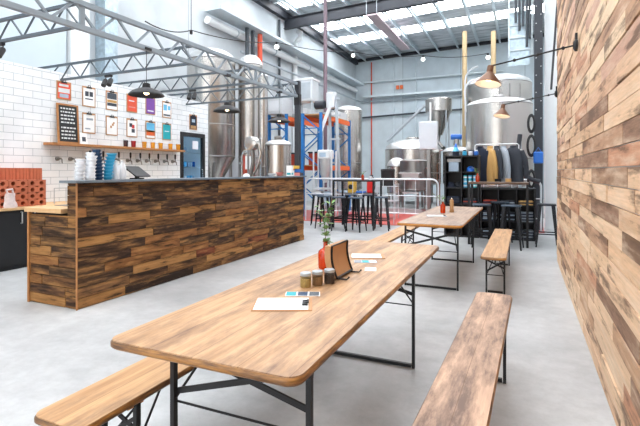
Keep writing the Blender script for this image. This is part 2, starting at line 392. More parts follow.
MB().beam((XL, YB-.08, zr(XL)-.1), (XR, YB-.08, zr(XR)-.1), .12, .16).build('end_rafter', 'charcoal', ceil)

# lined insulated panel + white pier on the left wall
struct('wall_left_cladding', MB().box(XL, XL+.12, YF, 6.45, 3.2, zr(XL)-.3), 'insul')
struct('wall_left_pier', MB().box(XL, XL+.2, 6.5, 6.95, 0, zr(XL)-.3), 'white')
# tiled bar wall
struct('wall_tiled', MB().box(-7.35, -7.2, -3.5, 8.04, 0, 3.06).box(-7.35, -7.2, 8.04, 9.04, 2.29, 3.06).box(-7.35, -7.2, 8.90, 9.04, 0, 2.29), 'tile')
# timber partition at the right: core + every board in relief
ww = MB()
def boards(mb, axis, fixed, sgn, a0, a1, z0, z1, h, lmin, lmax, depth=.018):
    z = z0
    while z < z1-.01:
        zt = min(z+h*random.uniform(.94, 1.0), z1); p = a0-random.uniform(0, lmax)*.6
        while p < a1:
            q = p+random.uniform(lmin, lmax); s0, s1 = max(p, a0), min(q, a1)
            if a1-s1 < .12: s1 = a1; q = a1+.1
            if s1-s0 > .01:
                t = (random.random(), random.random(), random.random()); d = depth*random.uniform(.45, 1)
                f0, f1 = (fixed, fixed+sgn*d) if sgn > 0 else (fixed+sgn*d, fixed)
                g = .0028
                if axis == 'y': mb.box(f0, f1, s0+g, s1-g, z+g, zt-g, t)
                else: mb.box(s0+g, s1-g, f0, f1, z+g, zt-g, t)
            p = q
        z = zt
boards(ww, 'y', .46, -1, -2.5, 7.8, 0.0, 4.7, .112, .6, 1.8)
wr = struct('wall_right_timber', ww, 'wood_wall')
c = MB().box(.46, .58, -2.5, 7.79, 0, 4.7).build('wall_core', 'white', wr)
struct('wall_right_pier', MB().box(.43, XR, 11.8, 12.2, 0, zr(.9)-.25), 'white')
struct('floor_red_strip', MB().box(-7.0, .4, 11.15, 14.6, 0, .012), 'red_floor')
struct('floor_plinth', MB().box(-6.9, 1.0, 14.6, 18.6, 0, .14), 'grey_plinth')

# ------------------------------------------------------------------ folding beer tables and benches
def leg_frame(t, x, z, y, inw, leg='leg', zl=.5, bw=.024):
    """two legs at +-x, joined by a floor bar, rod and crossed flat bars; inw = direction towards the middle"""
    for s in (-1, 1):
        MB().box(s*x-.0095, s*x+.0095, y-.012, y+.012, 0, z).build('leg', 'black_steel', t)
        MB().tube([(s*(x-.01), y, zl-.02), (s*(x-.09), y+inw*.26, z)], .006, 6).build('strut', 'black_steel', t)
    MB().box(-x+.015, x-.015, y-.012, y+.012, .004, .026).build('floor_bar', 'black_steel', t)
    MB().tube([(-x, y+inw*.012, zl-.04), (x, y+inw*.012, zl-.04)], .005, 6).build('rod', 'black_steel', t)
    for s in (-1, 1):
        MB().beam((s*x, y+inw*.018+s*.005, zl+(.04 if s > 0 else 0)), (-s*x, y+inw*.018+s*.005, z-.055), .008, bw).build('cross_brace', 'black_steel', t)
def beer_table(label, loc, L, W, H, topmat, ins0, ins1, edgemat='edge'):
    t = thing('beer_table', label, 'table', loc, 0, None)
    MB().prism(rrect(W-.012, L-.012, .05, 8), H-.004, H+.001).build('tabletop', topmat, t)
    MB().prism(rrect(W, L, .055, 8), H-.03, H-.001, .008).build('edge_trim', edgemat, t, smooth=True, ang=60)
    for yy in (-L/2+ins0, -L*.17, L*.17, L/2-ins1):
        MB().box(-W/2+.08, W/2-.08, yy-.035, yy+.035, H-.052, H-.03).build('batten', 'edge_gold', t)
    leg_frame(t, .305, H-.05, -L/2+ins0, 1, zl=.48); leg_frame(t, .305, H-.05, L/2-ins1, -1, zl=.48)
    return t
def bench(label, loc, L, W, topmat, ins0, ins1):
    H = .47
    t = thing('beer_bench', label, 'bench', loc)
    MB().prism(rrect(W-.012, L-.012, .045, 6), H-.004, H+.001).build('seat', topmat, t)
    MB().prism(rrect(W, L, .05, 6), H-.03, H-.001, .008).build('edge_trim', 'edge', t, smooth=True, ang=60)
    for yy in (-L/2+ins0, L/2-ins1): MB().box(-.09, .09, yy-.04, yy+.04, H-.06, H-.03).build('batten', 'edge_gold', t)
    leg_frame(t, .095, H-.05, -L/2+ins0, 1, zl=.24, bw=.018); leg_frame(t, .095, H-.05, L/2-ins1, -1, zl=.24, bw=.018)
    return t
beer_table('long worn pine folding table nearest the camera, red vase and menu holder on it', (-1.008, 2.45, 0), 2.59, .785, .77, 'table', .265, .615).rotation_euler.z = .012
beer_table('far pine folding table with greyer top and small red bottle near the shelf', (-1.01, 6.6, 0), 2.82, .75, .77, 'table2', .18, .92, 'edge_gold')
bench('weathered pinkish-grey bench running beside the timber wall, nearest right', (-.232, 2.33, 0), 2.5, .25, 'bench_worn', .4, .42).rotation_euler.z = -.02
bench('short-looking tan bench behind the weathered one, under the timber wall', (-.305, 6.32, 0), 2.56, .26, 'bench', .4, .5)
bench('tan bench on the bar side of the nearest table', (-1.55, 2.32, 0), 2.5, .27, 'bench', .3, .4)
bench('tan bench on the bar side of the far table, mostly hidden', (-1.73, 6.35, 0), 2.5, .26, 'bench', .42, .4)

# ------------------------------------------------------------------ bar
bar = thing('bar_counter', 'long bar clad in dark reclaimed boards with thin zinc top', 'bar', (-4.3, 5.5, 0))
ox, oy = 4.3, -5.5
def B_(x0, x1, y0, y1, z0, z1): return MB().box(x0+ox, x1+ox, y0+oy, y1+oy, z0, z1)
B_(-4.18, -4.05, 3.06, 8.04, 0, 1.26).build('core', 'black', bar)
b = MB(); boards(b, 'y', -4.05+ox, 1, 3.05+oy, 8.06+oy, .005, 1.26, .104, .35, 1.15, .02); b.build('front_cladding', 'bar_y', bar)
b = MB(); boards(b, 'x', 3.06+oy, -1, -4.18+ox, -4.04+ox, .93, 1.26, .104, .3, .5, .02); boards(b, 'x', 3.06+oy, -1, -4.76+ox, -4.04+ox, .005, .93, .104, .3, .9, .02); b.build('end_cladding', 'bar_x', bar)
B_(-4.76, -4.24, 3.06, 8.04, .0, .93).build('under_counter', 'black', bar)
B_(-4.042, -4.03, 3.036, 3.048, 0, 1.26).build('corner_bead', 'trimwood', bar)
B_(-4.785, -4.76, 3.03, 3.07, 0, .95).build('end_post', 'trimwood', bar)
B_(-4.24, -3.99, 3.0, 8.1, 1.26, 1.285).build('bar_top', 'zinc', bar, bevel=.003)
B_(-4.82, -4.24, 3.02, 8.04, .95, .995).build('worktop', 'ply', bar, bevel=.003)
B_(-4.74, -4.26, 3.3, 8.0, .996, 1.003).build('steel_tray', 'steel_dk', bar)
B_(-4.24, -4.05, 8.045, 8.07, 0, 1.26).build('end_panel', 'charcoal', bar)

# ------------------------------------------------------------------ back bench, cabinets
wt = MB().box(-7.2, -6.47, -3.0, 7.95, .83, .865).build('worktop', 'ply', None, bevel=.003)
tag(wt, 'pale timber worktop along the tiled wall carrying the clay bricks', 'worktop')
def cab(y0, y1, label):
    t = thing('base_cabinet', label, 'cabinet', (-6.82, (y0+y1)/2, 0), 0, None)
    w = y1-y0
    MB().box(-.35, .30, -w/2, w/2, .0, .828).build('body', 'black', t)
    for s in (-1, 1):
        d = MB().box(.302, .322, (s-1)*w/4+.004, (s+1)*w/4-.004, .06, .82).build('door', 'black', t, bevel=.002)
        yy = s*.09
        MB().tube([(.322, yy, .80), (.35, yy, .80), (.35, yy, .64), (.322, yy, .64)], .009, 8).build('handle', 'steel_lt', d)
    return t
cab(.6, 2.0, 'black base cabinet furthest from the bar end, outside the frame edge')
cab(2.02, 3.4, 'black base cabinet second from the bar end')
cab(3.42, 4.82, 'black base cabinet with two pale upright handles, left of the bar end')
cab(4.84, 6.2, 'black base cabinet hidden behind the near end of the bar')
# sink tap frame
t = thing('wire_rack', 'thin grey wire rack standing on worktop beside the clay bricks', 'rack', (-6.78, 4.82, .865))
MB().tube([(0, -.1, 0), (0, -.1, .24), (0, .28, .24), (0, .28, 0)], .008, 6).tube([(0, .1, 0), (0, .1, .24)], .006, 6).build('hoop', 'galv', t)
# terracotta wine-rack bricks
def clay(name, y0, x0, z, h, label, cols, rows, dep=.28):
    w = .135*cols
    t = thing(name, label, 'clay brick', (x0, y0, z), 0, 'hollow clay bricks stacked on the worktop')
    b = MB(); hh = h/rows; cw = w/cols
    # face with octagonal holes, built cell by cell
    for r in range(rows):
        for c_ in range(cols):
            cy, cz = (c_+.5)*cw, (r+.5)*hh; rr = min(cw, hh)*.32; n = 12
            out = []; inn = []; deep = []
            for k in range(n):
                a = 2*PI*k/n; dx, dz = math.cos(a), math.sin(a); q = max(abs(dx)/(cw/2), abs(dz)/(hh/2))
                out.append((0, cy+dx/q, cz+dz/q)); inn.append((0, cy+rr*dx, cz+rr*dz)); deep.append((-dep*.8, cy+rr*dx, cz+rr*dz))
            for (yy, zz) in ((-1, -1), (1, -1), (1, 1), (-1, 1)): pass
            b.add(out+inn+deep, [(k, (k+1) % n, n+(k+1) % n, n+k) for k in range(n)]+[(n+k, n+(k+1) % n, 2*n+(k+1) % n, 2*n+k) for k in range(n)]+[tuple(range(2*n, 3*n))])
            for sy in (-1, 1):
                for sz in (-1, 1):
                    pass
    b.add([(0, 0, 0), (0, w, 0), (0, w, h), (0, 0, h), (-dep, 0, 0), (-dep, w, 0), (-dep, w, h), (-dep, 0, h)],
          [(4, 7, 6, 5), (0, 4, 5, 1), (3, 2, 6, 7), (0, 3, 7, 4), (1, 5, 6, 2)])
    b.build('brick_body', 'terracotta', t)
    return t
ys = 4.48
names = ['rightmost hollow clay brick in the front stack, lowest row', 'second hollow clay brick from the right in the front stack, lowest row', 'third hollow clay brick from the right in the front stack, lowest row', 'hollow clay brick behind the frosted bag, lowest row of the stack']
names2 = [n.replace('lowest row', 'second row up') for n in names]
for k in range(3):
    clay('clay_brick', ys-.275*(k+1), -6.62, .866, .19, names[k], 2, 2)
    clay('clay_brick', ys-.275*(k+1), -6.62, 1.058, .19, names2[k], 2, 2)
nm3 = ['rightmost', 'second from right', 'third from right', 'fourth from right', 'fifth from right']
for k in range(5):
    b = MB(); w = .2
    b.box(-.13, .13, 0, w, 0, .56)
    for g in range(4): b.box(.13, .137, .012+g*.05, .037+g*.05, .003, .557)
    t = thing('ribbed_clay_block', 'ribbed upright clay block behind the front stack, '+nm3[k], 'clay brick', (-7.05, ys+.14-.205*(k+1), .866), 0, 'ribbed clay blocks behind the stack')
    b.build('block_body', 'terracotta', t)
t = thing('frosted_bag', 'crumpled frosted white bag in front of clay bricks on worktop', 'bag', (-6.53, 3.9, .866))
b = MB(); prof = []
for i in range(9):
    f = i/8; prof.append((.085*(1.05-.35*f)*(1+.08*math.sin(9*f)), .2*f))
b.lathe(prof, n=14)
for i in range(len(b.v)):
    v = b.v[i]; b.v[i] = (v[0]*.5+.0*v[2], v[1]*(1+.1*math.sin(i*2.3)), v[2]+.006*math.sin(i*1.7) if v[2] > .01 else v[2])
b.build('bag_body', 'bag', t, smooth=True, ang=60)
b = MB().tube([(0, -.03, .2), (0, -.05, .25), (0, .03, .26), (0, .04, .2)], .014, 8); b.build('knot', 'bag', t, smooth=True)

# ------------------------------------------------------------------ tiled wall: shelf, boards, taps, glasses
sh = thing('wall_shelf', 'long thin timber shelf across the white tiled wall', 'shelf', (-7.1, 6.39, 1.83))
MB().box(-.1, .12, -1.57, 1.57, -.02, .02).build('shelf_board', 'trimwood', sh, bevel=.003)
def clipboard(yc, z0, z1, label, fill, mats, group='clipboard menus on the tiled wall', w=.27, x=-7.195):
    t = thing('clipboard', label, 'clipboard', (x, yc, (z0+z1)/2), 0, group)
    h = z1-z0
    MB().box(0, .006, -w/2, w/2, -h/2, h/2).build('board', mats[0], t, bevel=.002)
    p = MB().box(.0062, .0075, -w/2+.02, w/2-.02, -h/2+.02, h/2-.03).build('sheet', mats[1], t)
    b = MB().box(.0065, .02, -.05, .05, h/2-.03, h/2-.005); b.tube([(.015, -.025, h/2-.005), (.015, -.02, h/2+.02), (.015, .02, h/2+.02), (.015, .025, h/2-.005)], .005, 6); b.build('clip', 'black', t)
    for k, (m, y0, y1, a, c_) in enumerate(fill):
        MB().box(.0077, .0085, y0*w, y1*w, a*h, c_*h).build('print', m, p)
    return t
F_ = lambda m, n, a0=-.35, a1=.3: [(m, -.3+.04*(i % 3), .3-.05*((i*2) % 3), a0+(a1-a0)*i/n, a0+(a1-a0)*(i+.5)/n) for i in range(n)]
clipboard(5.18, 2.60, 2.915, 'orange-red poster clipped above the chalkboard', [('white', -.38, .38, -.12, .12), ('cloth_blue', -.3, .3, -.38, -.18), ('white', -.33, .3, .22, .34)], ('clip', 'redprint'))
clipboard(5.665, 2.54, 2.905, 'upper clipboard with large dark numeral blocks, right of the orange poster', [('ink', -.3, -.03, .02, .26), ('ink', .03, .3, .02, .26), ('ink', -.3, .3, -.14, -.08)], ('clip', 'paper'))
clipboard(5.665, 2.06, 2.43, 'lower clipboard with sparse grey print, right of the chalkboard', [('cloth_grey', -.2, .3, .15, .25), ('cloth_grey', -.3, .1, -.3, -.24)], ('clip', 'paper'))
clipboard(6.16, 2.54, 2.905, 'upper clipboard with dark photographic print', [('slate_print', -.4, .4, .08, .4), ('cloth_tan', -.4, .4, -.1, .04), ('ink', -.4, .4, -.28, -.12)], ('clip', 'paper'))
clipboard(6.16, 2.06, 2.43, 'lower clipboard with small diagonal brown drawing', [('clip', -.15, .0, -.12, .0), ('clip', 0, .15, .0, .12), ('clip', .1, .22, .1, .2)], ('clip', 'paper'))
clipboard(6.645, 2.56, 2.92, 'upper clipboard with orange-red sheet behind the near pendant', [('pink', -.3, .3, -.25, -.18), ('white', -.3, .2, .1, .16)], ('clip', 'redprint'))
clipboard(6.645, 2.06, 2.43, 'lower clipboard with red and black figure print', [('ink', -.25, .0, .05, .25), ('red', -.02, .22, -.02, .18), ('ink', -.05, .25, -.25, -.05)], ('clip', 'paper'))
clipboard(7.135, 2.57, 2.94, 'upper clipboard with solid purple sheet', [('cloth_white', -.3, .3, -.33, -.26)], ('clip', 'purple'))
clipboard(7.135, 2.06, 2.43, 'lower clipboard with blue sky over orange stripe', [('sky_print', -.42, .42, .0, .4), ('orange', -.42, .42, -.32, -.02), ('yellow', -.42, .42, -.12, -.02)], ('clip', 'paper'))
clipboard(7.61, 2.55, 2.91, 'upper clipboard with pale blue photo print', [('sky_print', -.38, .0, -.05, .3), ('sky_print', .1, .38, .0, .25), ('slate_print', -.38, .38, -.38, -.28)], ('clip', 'paper'))
clipboard(7.61, 2.06, 2.43, 'lower clipboard with solid teal sheet', [('cloth_white', -.25, .25, .0, .05)], ('clip', 'teal'))
clipboard(8.48, 2.36, 2.72, 'navy poster clipboard alone above the drinks fridge', [('cloth_blue', -.2, .2, .0, .2), ('cardboard', -.35, .35, -.42, -.22)], ('clip', 'cloth_navy'))
t = thing('chalkboard', 'timber framed chalkboard menu leaning on the wall shelf', 'chalkboard', (-7.13, 5.22, 1.85))
b = MB(); b.box(0, .02, -.2, -.17, 0, .68).box(0, .02, .17, .2, 0, .68).box(0, .02, -.17, .17, 0, .03).box(0, .02, -.17, .17, .65, .68); b.build('frame', 'trimwood', t)
p = MB().box(.004, .012, -.17, .17, .03, .65).build('slate', 'chalk', t)
random.seed(3)
for i in range(9):
    z = .6-.06*i-(.03 if i > 4 else 0); y = -.13
    b = MB()
    while y < .12:
        w = random.uniform(.02, .06); b.box(.0122, .0135, y, min(y+w, .14), z-.012, z+.012); y += w+.015
    b.build('chalk_line', 'chalkmark', p)
t.rotation_euler = (0, -.06, 0)
t = thing('postcard', 'small white postcard propped against the chalkboard corner', 'card', (-7.06, 5.47, 1.85)); t.rotation_euler = (0, -.15, .1)
MB().box(0, .004, -.07, .07, 0, .2).build('card', 'paper', t); MB().box(.0045, .006, -.04, .04, .05, .13).build('print', 'ink', t)
def glass(y, mat, label):
    t = thing('beer_glass', label, 'glass', (-7.06, y, 1.851), 0, 'beer samples on the wall shelf')
    MB().lathe([(.036, .0), (.041, .005), (.047, .125)], n=14).build('beer', mat, t, smooth=True)
    MB().lathe([(.0475, .125), (.049, .15), (.0465, .15), (.046, .126)], n=14, caps=False).build('rim', 'cloth_white', t, smooth=True)
for y, m, l in ((6.37, 'dark_glass', 'glass of near-black beer, leftmost on the wall shelf'), (6.56, 'red_glass', 'glass of deep red beer beside the near-black one'),
                (6.84, 'amber_glass', 'glass of amber beer next to the red one'), (7.07, 'amber_glass', 'second amber beer glass counted from the red one'),
                (7.29, 'amber_glass', 'third amber beer glass counted from the red one'), (7.58, 'amber_glass', 'fourth amber beer glass, with only one to its right'), (7.82, 'amber_glass', 'amber beer glass at the fridge end of the shelf')):
    glass(y, m, l)
def tap(y, label, handle=True):
    t = thing('beer_tap', label, 'tap', (-7.19, y, 1.59), 0, 'beer taps in the tiled wall')
    MB().lathe([(.038, -.005), (.038, .012), (.02, .02), (.018, .06)], n=14, axis='x').build('flange', 'steel_dk', t, smooth=True)
    MB().tube([(.05, 0, 0), (.09, 0, 0), (.115, 0, -.02), (.125, 0, -.08)], [.016, .016, .013, .009], 10).build('spout', 'steel_dk', t, smooth=True)
    if handle: MB().lathe([(.007, 0), (.007, .03), (.018, .05), (.02, .13), (.012, .15)], (.085, 0, .01), 10).build('handle', 'black', t, smooth=True)
tap(5.06, 'tap without handle, first from the left in the tiles', False); tap(5.30, 'tap without handle, second from the left in the tiles', False)
for i, (y, l) in enumerate(((5.62, 'black-handled tap above the white cup stack'), (5.9, 'black-handled tap above the cyan cup stack'), (6.25, 'black-handled tap above the white bottles'), (6.53, 'black-handled tap left of the sales screen'),
        (6.78, 'black-handled tap over the left side of the sales screen'), (7.02, 'black-handled tap over the right side of the sales screen'), (7.27, 'black-handled tap just right of the sales screen'), (7.53, 'black-handled tap, last but one before the fridge'), (7.78, 'black-handled tap nearest the drinks fridge'))):
    tap(y, l)
# fridge set in the tiled wall
t = thing('drinks_fridge', 'tall glass-door drinks fridge with black frame set in tiles', 'fridge', (-7.2, 8.47, 0))
b = MB(); b.box(-.7, -.66, -.41, .41, .02, 2.27).box(-.66, -.06, -.41, -.39, .02, 2.27).box(-.66, -.06, .39, .41, .02, 2.27).box(-.66, -.06, -.39, .39, .02, .06).box(-.66, -.06, -.39, .39, 2.2, 2.27)
b.build('cabinet', 'white', t)
b = MB(); b.box(-.06, .03, -.42, -.35, 0, 2.28).box(-.06, .03, .35, .42, 0, 2.28).box(-.06, .03, -.35, .35, 2.19, 2.28).box(-.06, .03, -.35, .35, 0, .12); fr = b.build('door_frame', 'black', t)
MB().box(-.02, -.012, -.35, .35, .12, 2.19).build('door_glass', 'fridge_glass', fr)
MB().tube([(.03, .3, 1.0), (.06, .3, 1.02), (.06, .3, 1.4), (.03, .3, 1.42)], .01, 6).build('handle', 'steel', fr)
MB().box(-.010, -.005, -.0, .2, 1.9, 2.1).build('notice', 'cloth_white', fr)
for k in range(5): MB().box(-.64, -.1, -.38, .38, .45+.34*k, .462+.34*k).build('shelf', 'steel_lt', t)
MB().box(-.12, -.10, -.38, -.36, .2, 2.15).build('strip_light', emit('fridge_strip', 'ffffff', 'd5ecff', 90.), t)
for k in range(5):
    for j in range(7):
        y = -.31+.1*j; z = .464+.34*k
        if k == 4 and j > 3: continue
        cc = ('sky_print', 'cloth_blue', 'bluep', 'cloth_white')[(j//2+k) % 4]
        o = MB().lathe([(.03, 0), (.033, .01), (.033, .11), (.028, .125)], (-7.42, 8.47+y, z), 12).build('drink_can', cc, None, smooth=True)
        tag(o, 'pastel blue or white can standing inside the glass-door fridge', 'can', 'cans on the fridge shelves')

# ------------------------------------------------------------------ things on the bar top
Z = 1.2855
def cupstack(name, x, y, mat, n, lean, label, cat='cup stack', r=.044, z=Z):
    b = MB(); 
    for i in range(n):
        a = (i/n)**2*lean
        b.lathe([(r*.72, 0), (r*.94, .024), (r*1.06, .026), (r*1.06, .034), (r*.8, .036)], (a*.4, a, i*.036), 16)
    o = b.build(name, mat, None, smooth=True, ang=25); o.location = (x, y, z)
    tag(o, label, cat)
cupstack('stacked_cups', -4.13, 3.14, 'cloth_white', 6, .02, 'shortest white cup stack at near end of the bar', r=.046)
cupstack('stacked_cups', -4.06, 3.22, 'cloth_white', 7, .02, 'white cup stack in the middle of the white ones, on the bar edge', r=.046)
cupstack('stacked_cups', -4.15, 3.27, 'cloth_white', 8, .02, 'tallest white cup stack touching the navy one on the bar', r=.046)
cupstack('stacked_cups', -4.13, 3.375, 'navy', 9, -.03, 'tall navy blue cup stack between white and cyan ones', r=.046)
cupstack('stacked_cups', -4.13, 3.485, 'cyan', 8, .05, 'leaning cyan cup stack beside the navy stack', r=.052)
for y, l in ((3.60, 'white bottle on the bar next to the cyan cups'), (3.69, 'white bottle on the bar next to the sales screen')):
    t = thing('white_bottle', l, 'bottle', (-4.14, y, Z))
    MB().lathe([(.036, 0), (.04, .01), (.04, .13), (.024, .17), (.018, .19)], n=16).build('bottle_body', 'cloth_white', t, smooth=True)
    MB().lathe([(.019, .19), (.019, .21), (.008, .215)], n=12).build('cap', 'alu', t, smooth=True)
t = thing('sales_screen', 'dark tilted sales screen on its stand on the bar top', 'point of sale screen', (-4.14, 3.9, Z), .25)
b = MB().box(-.004, .012, -.15, .15, -.1, .1); b.xform(Matrix.Translation((0, 0, .085)) @ Matrix.Rotation(-.95, 4, 'Y')); s_ = b.build('casing', 'black', t, bevel=.003)
b = MB().box(-.0055, -.0042, -.135, .135, -.085, .085); b.xform(Matrix.Translation((0, 0, .085)) @ Matrix.Rotation(-.95, 4, 'Y')); b.build('display', 'screen', s_)
MB().box(-.05, .05, -.07, .07, 0, .015).beam((0, 0, .01), (0, 0, .08), .03, .05).build('stand', 'black', t)
t = thing('card_box', 'small white box with teal mark near the far bar end', 'box', (-4.16, 7.70, Z), .2)
MB().box(-.05, .05, -.07, .07, 0, .2).build('carton', 'paper', t, bevel=.003); MB().box(.0505, .052, -.05, .05, .02, .06).build('print', 'teal', t); MB().box(-.04, .04, -.0715, -.0705, .02, .06).build('print', 'teal', t)
t = thing('pink_bowl', 'low pink bowl on the bar left of the white box', 'bowl', (-4.16, 7.3, Z))
MB().lathe([(.03, 0), (.05, .02), (.075, .07), (.07, .07), (.045, .025), (.01, .018)], n=16).build('bowl_body', 'pink', t, smooth=True)
t = thing('white_bowl', 'low white dish on the bar left of the pink bowl', 'bowl', (-4.16, 7.02, Z))
MB().lathe([(.03, 0), (.06, .015), (.08, .05), (.075, .05), (.05, .02), (.01, .015)], n=16).build('bowl_body', 'cloth_white', t, smooth=True)
for i, (m, y, dz, l) in enumerate((('yellow', 7.9, .14, 'yellow packet in the display at the far bar end'), ('bluep', 7.93, .07, 'blue packet in the display at the far bar end'), ('pink', 7.88, .0, 'pink packet in the display at the far bar end'), ('ink', 7.94, .0, 'dark packet at the bottom of the far bar-end display'))):
    tag(MB().box(-4.20+.02*i, -4.10+.02*i, y, y+.1, Z+dz, Z+dz+.06).build('snack_packet', m, None, bevel=.008), l, 'packet')
t = thing('white_cups_pile', 'small upturned white bowl on bar halfway along', 'bowl', (-4.16, 6.2, Z))
MB().lathe([(.06, 0), (.055, .03), (.03, .05), (.001, .055)], n=16).build('bowl_body', 'cloth_white', t, smooth=True)

# ------------------------------------------------------------------ lattice trusses above the bar
def truss(label, p0, p1, h, step, mt, w=.04, ext=0., group='lattice trusses of the bar canopy'):
    p0, p1 = Vector(p0), Vector(p1); L = (p1-p0).length; d = (p1-p0)/L; up = Vector((0, 0, h))
    t = thing('lattice_truss', label, 'truss', tuple(p0), 0, group)
    z = Vector((0, 0, 0)); D = p1-p0
    MB().beam(z, D, w, w).build('bottom_chord', mt, t); MB().beam(up-d*ext, D+up, w, w).build('top_chord', mt, t)
    n = max(2, int(L/step))
    for i in range(int(ext/step)):
        a = -d*(step*i); MB().beam(a+up-d*.05, a-d*step*.5+up*.55, w*.45, w*.45).build('web_bar', mt, t)
    for i in range(n):
        a = d*(L*i/n); m = d*(L*(i+.5)/n); b = d*(L*(i+1)/n)
        MB().beam(a, m+up, w*.45, w*.45).build('web_bar', mt, t); MB().beam(m+up, b, w*.45, w*.45).build('web_bar', mt, t)
    return t
truss('main lattice truss running the whole length above the bar', (-4.3, .3, 2.89), (-4.3, 8.25, 2.93), .26, .5, 'truss', .055)
for y, l in ((3.3, 'cross truss nearest the camera, top left'), (5.12, 'second cross truss, over the clipboards'), (6.7, 'third cross truss, over the drinks fridge'), (8.22, 'last cross truss meeting the black post')):
    truss(l, (-7.18, y, 2.93), (-4.33, y, 2.93), .25, .41, 'truss_dk', .035, ext=1.75)
for y in (3.3, 6.7):
    tag(MB().box(-4.31, -4.285, y-.03, y+.03, 2.9, 3.17).build('gusset_plate', 'truss', None), 'steel gusset joining main truss and the %s cross truss' % ('nearest' if y < 5 else 'third'), 'plate')
t = thing('steel_post', 'dark square steel post at far end of the bar', 'post', (-4.31, 8.32, 0))
MB().box(-.05, .05, -.05, .05, 0, 3.25).build('shaft', 'charcoal', t); MB().box(-.1, .1, -.1, .1, 0, .012).build('base_plate', 'charcoal', t); MB().box(-.06, .06, -.055, .055, 2.75, 2.98).build('cleat', 'black', t)

# pendants
def pendant(y, label):
    t = thing('pendant_lamp', label, 'pendant lamp', (-4.3, y, 2.32), 0, 'dome pendant lamps over the bar')
    MB().lathe([(.215, 0), (.213, .012), (.17, .055), (.1, .085), (.05, .1), (.045, .15), (.02, .16)], n=32, caps=False).build('shade', 'pendant', t, smooth=True)
    MB().lathe([(.212, .002), (.168, .048), (.098, .078), (.03, .09)], n=32, caps=False).build('lining', 'pendant', t, smooth=True)
    MB().sphere((0, 0, .045), .035).build('bulb', 'bulb', t, smooth=True)
    MB().lathe([(.022, .08), (.022, .14)], n=12).build('socket', 'black', t)
    MB().tube([(0, 0, .15), (0, 0, .58)], .004, 6).build('cord', 'black', t)
    MB().box(-.04, .04, -.05, .05, .565, .595).build('bracket', 'black', t)
pendant(4.2, 'dark dome pendant nearest the camera, over the clipboards'); pendant(5.87, 'middle dark dome pendant, above the fridge end'); pendant(7.53, 'farthest dark dome pendant, in front of blue rack')
# paired spotlights
def spots(x, y, label):
    t = thing('twin_spotlight', label, 'spotlight', (x, y, 2.9), 0, 'twin black spotlights on the trusses')
    MB().box(-.07, .07, -.02, .02, -.02, .015).build('mount', 'black', t)
    for s in (-1, 1):
        b = MB().lathe([(.03, 0), (.038, .02), (.038, .13), (.03, .13)], n=14); b.xform(Matrix.Translation((s*.06, 0, -.06)) @ Matrix.Rotation(PI*.82, 4, 'X') @ Matrix.Rotation(.2, 4, 'Y'))
        c_ = b.build('can', 'black', t, smooth=True)
        MB().tube([(s*.06, 0, -.02), (s*.06, 0, -.08)], .008, 6).build('stem', 'black', c_)
spots(-5.72, 3.3, 'twin black spotlight at the top-left frame edge'); spots(-6.05, 5.12, 'twin black spotlight above the clipboards'); spots(-5.7, 6.7, 'twin black spotlight above the teal clipboard'); spots(-5.98, 8.22, 'twin black spotlight above the fridge corner')

# swing-arm wall lamps
def arm(y, yl, label):
    t = thing('swing_arm_lamp', label, 'wall lamp', (.44, y, 2.54), 0, 'copper swing-arm lamps on the timber wall')
    b = MB().lathe([(.055, 0), (.055, -.02), (.03, -.035)], n=18, axis='x'); b.box(-.02, 0, -.02, .02, -.03, .11); b.build('wall_plate', 'black', t, smooth=True)
    e = Vector((-.75, yl, -.12))
    MB().tube([(-.03, 0, 0), e], .008, 8).build('arm', 'black', t, smooth=True)
    for f in (.12, .42, .7): MB().sphere(Vector((-.03, 0, 0)).lerp(e, f), .017, 10).build('joint', 'black', t, smooth=True)
    c_ = tuple(e)
    tl = Matrix.Translation(e) @ Matrix.Rotation(-.16, 4, 'X') @ Matrix.Rotation(.12, 4, 'Y'); c_ = (0, 0, 0)
    sh = MB().lathe([(.125, -.19), (.12, -.175), (.06, -.1), (.032, -.065), (.03, -.0), (.01, .012)], c_, 28, caps=False).xform(tl).build('shade', 'copper', t, smooth=True)
    MB().lathe([(.122, -.188), (.056, -.105), (.01, -.085)], c_, 28, caps=False).xform(tl).build('lining', 'shade_in', sh, smooth=True)
    MB().sphere((0, 0, -.12), .035, 12).xform(tl).build('bulb', 'bulb', sh, smooth=True)
arm(4.75, .0, 'nearer copper cone lamp on a black arm from the timber wall'); arm(7.6, .0, 'farther copper cone lamp on a black arm, end of timber wall')

# festoon cable and bulbs
pts = [(-7.2, 7.0, 4.5), (-7.7, 9.0, 4.95), (-8.1, 14.0, 6.0), (-7.04, 19.0, 6.75), (-4.07, 19.8, 6.45), (-1.37, 19.5, 6.18)]
cab_ = MB()
fp = []
for a, b_ in zip(pts[:-1], pts[1:]): fp += sag(a, b_, .12, 10)[:-1]
fp.append(Vector(pts[-1])); cab_.tube(fp, .014, 6)
tag(cab_.build('festoon_cable', 'black', None), 'thin black festoon cable strung across the hall below roof', 'cable')
for (x, y, z), l in zip(pts[1:], ('festoon lamp holder near the top left, over the main truss', 'festoon bulb below the left cable tray', 'festoon bulb at the corner under the eaves', 'festoon bulb against the back wall', 'festoon bulb behind the copper wall lamp')):
    t = thing('festoon_bulb', l, 'bulb', (x, y, z), 0, 'festoon bulbs')
    MB().lathe([(.035, .0), (.04, -.05), (.035, -.1)], n=12).build('lamp_holder', 'black', t, smooth=True)
    if z > 5: MB().sphere((0, 0, -.17), .085, 16).build('globe', 'bulb_wh', t, smooth=True)

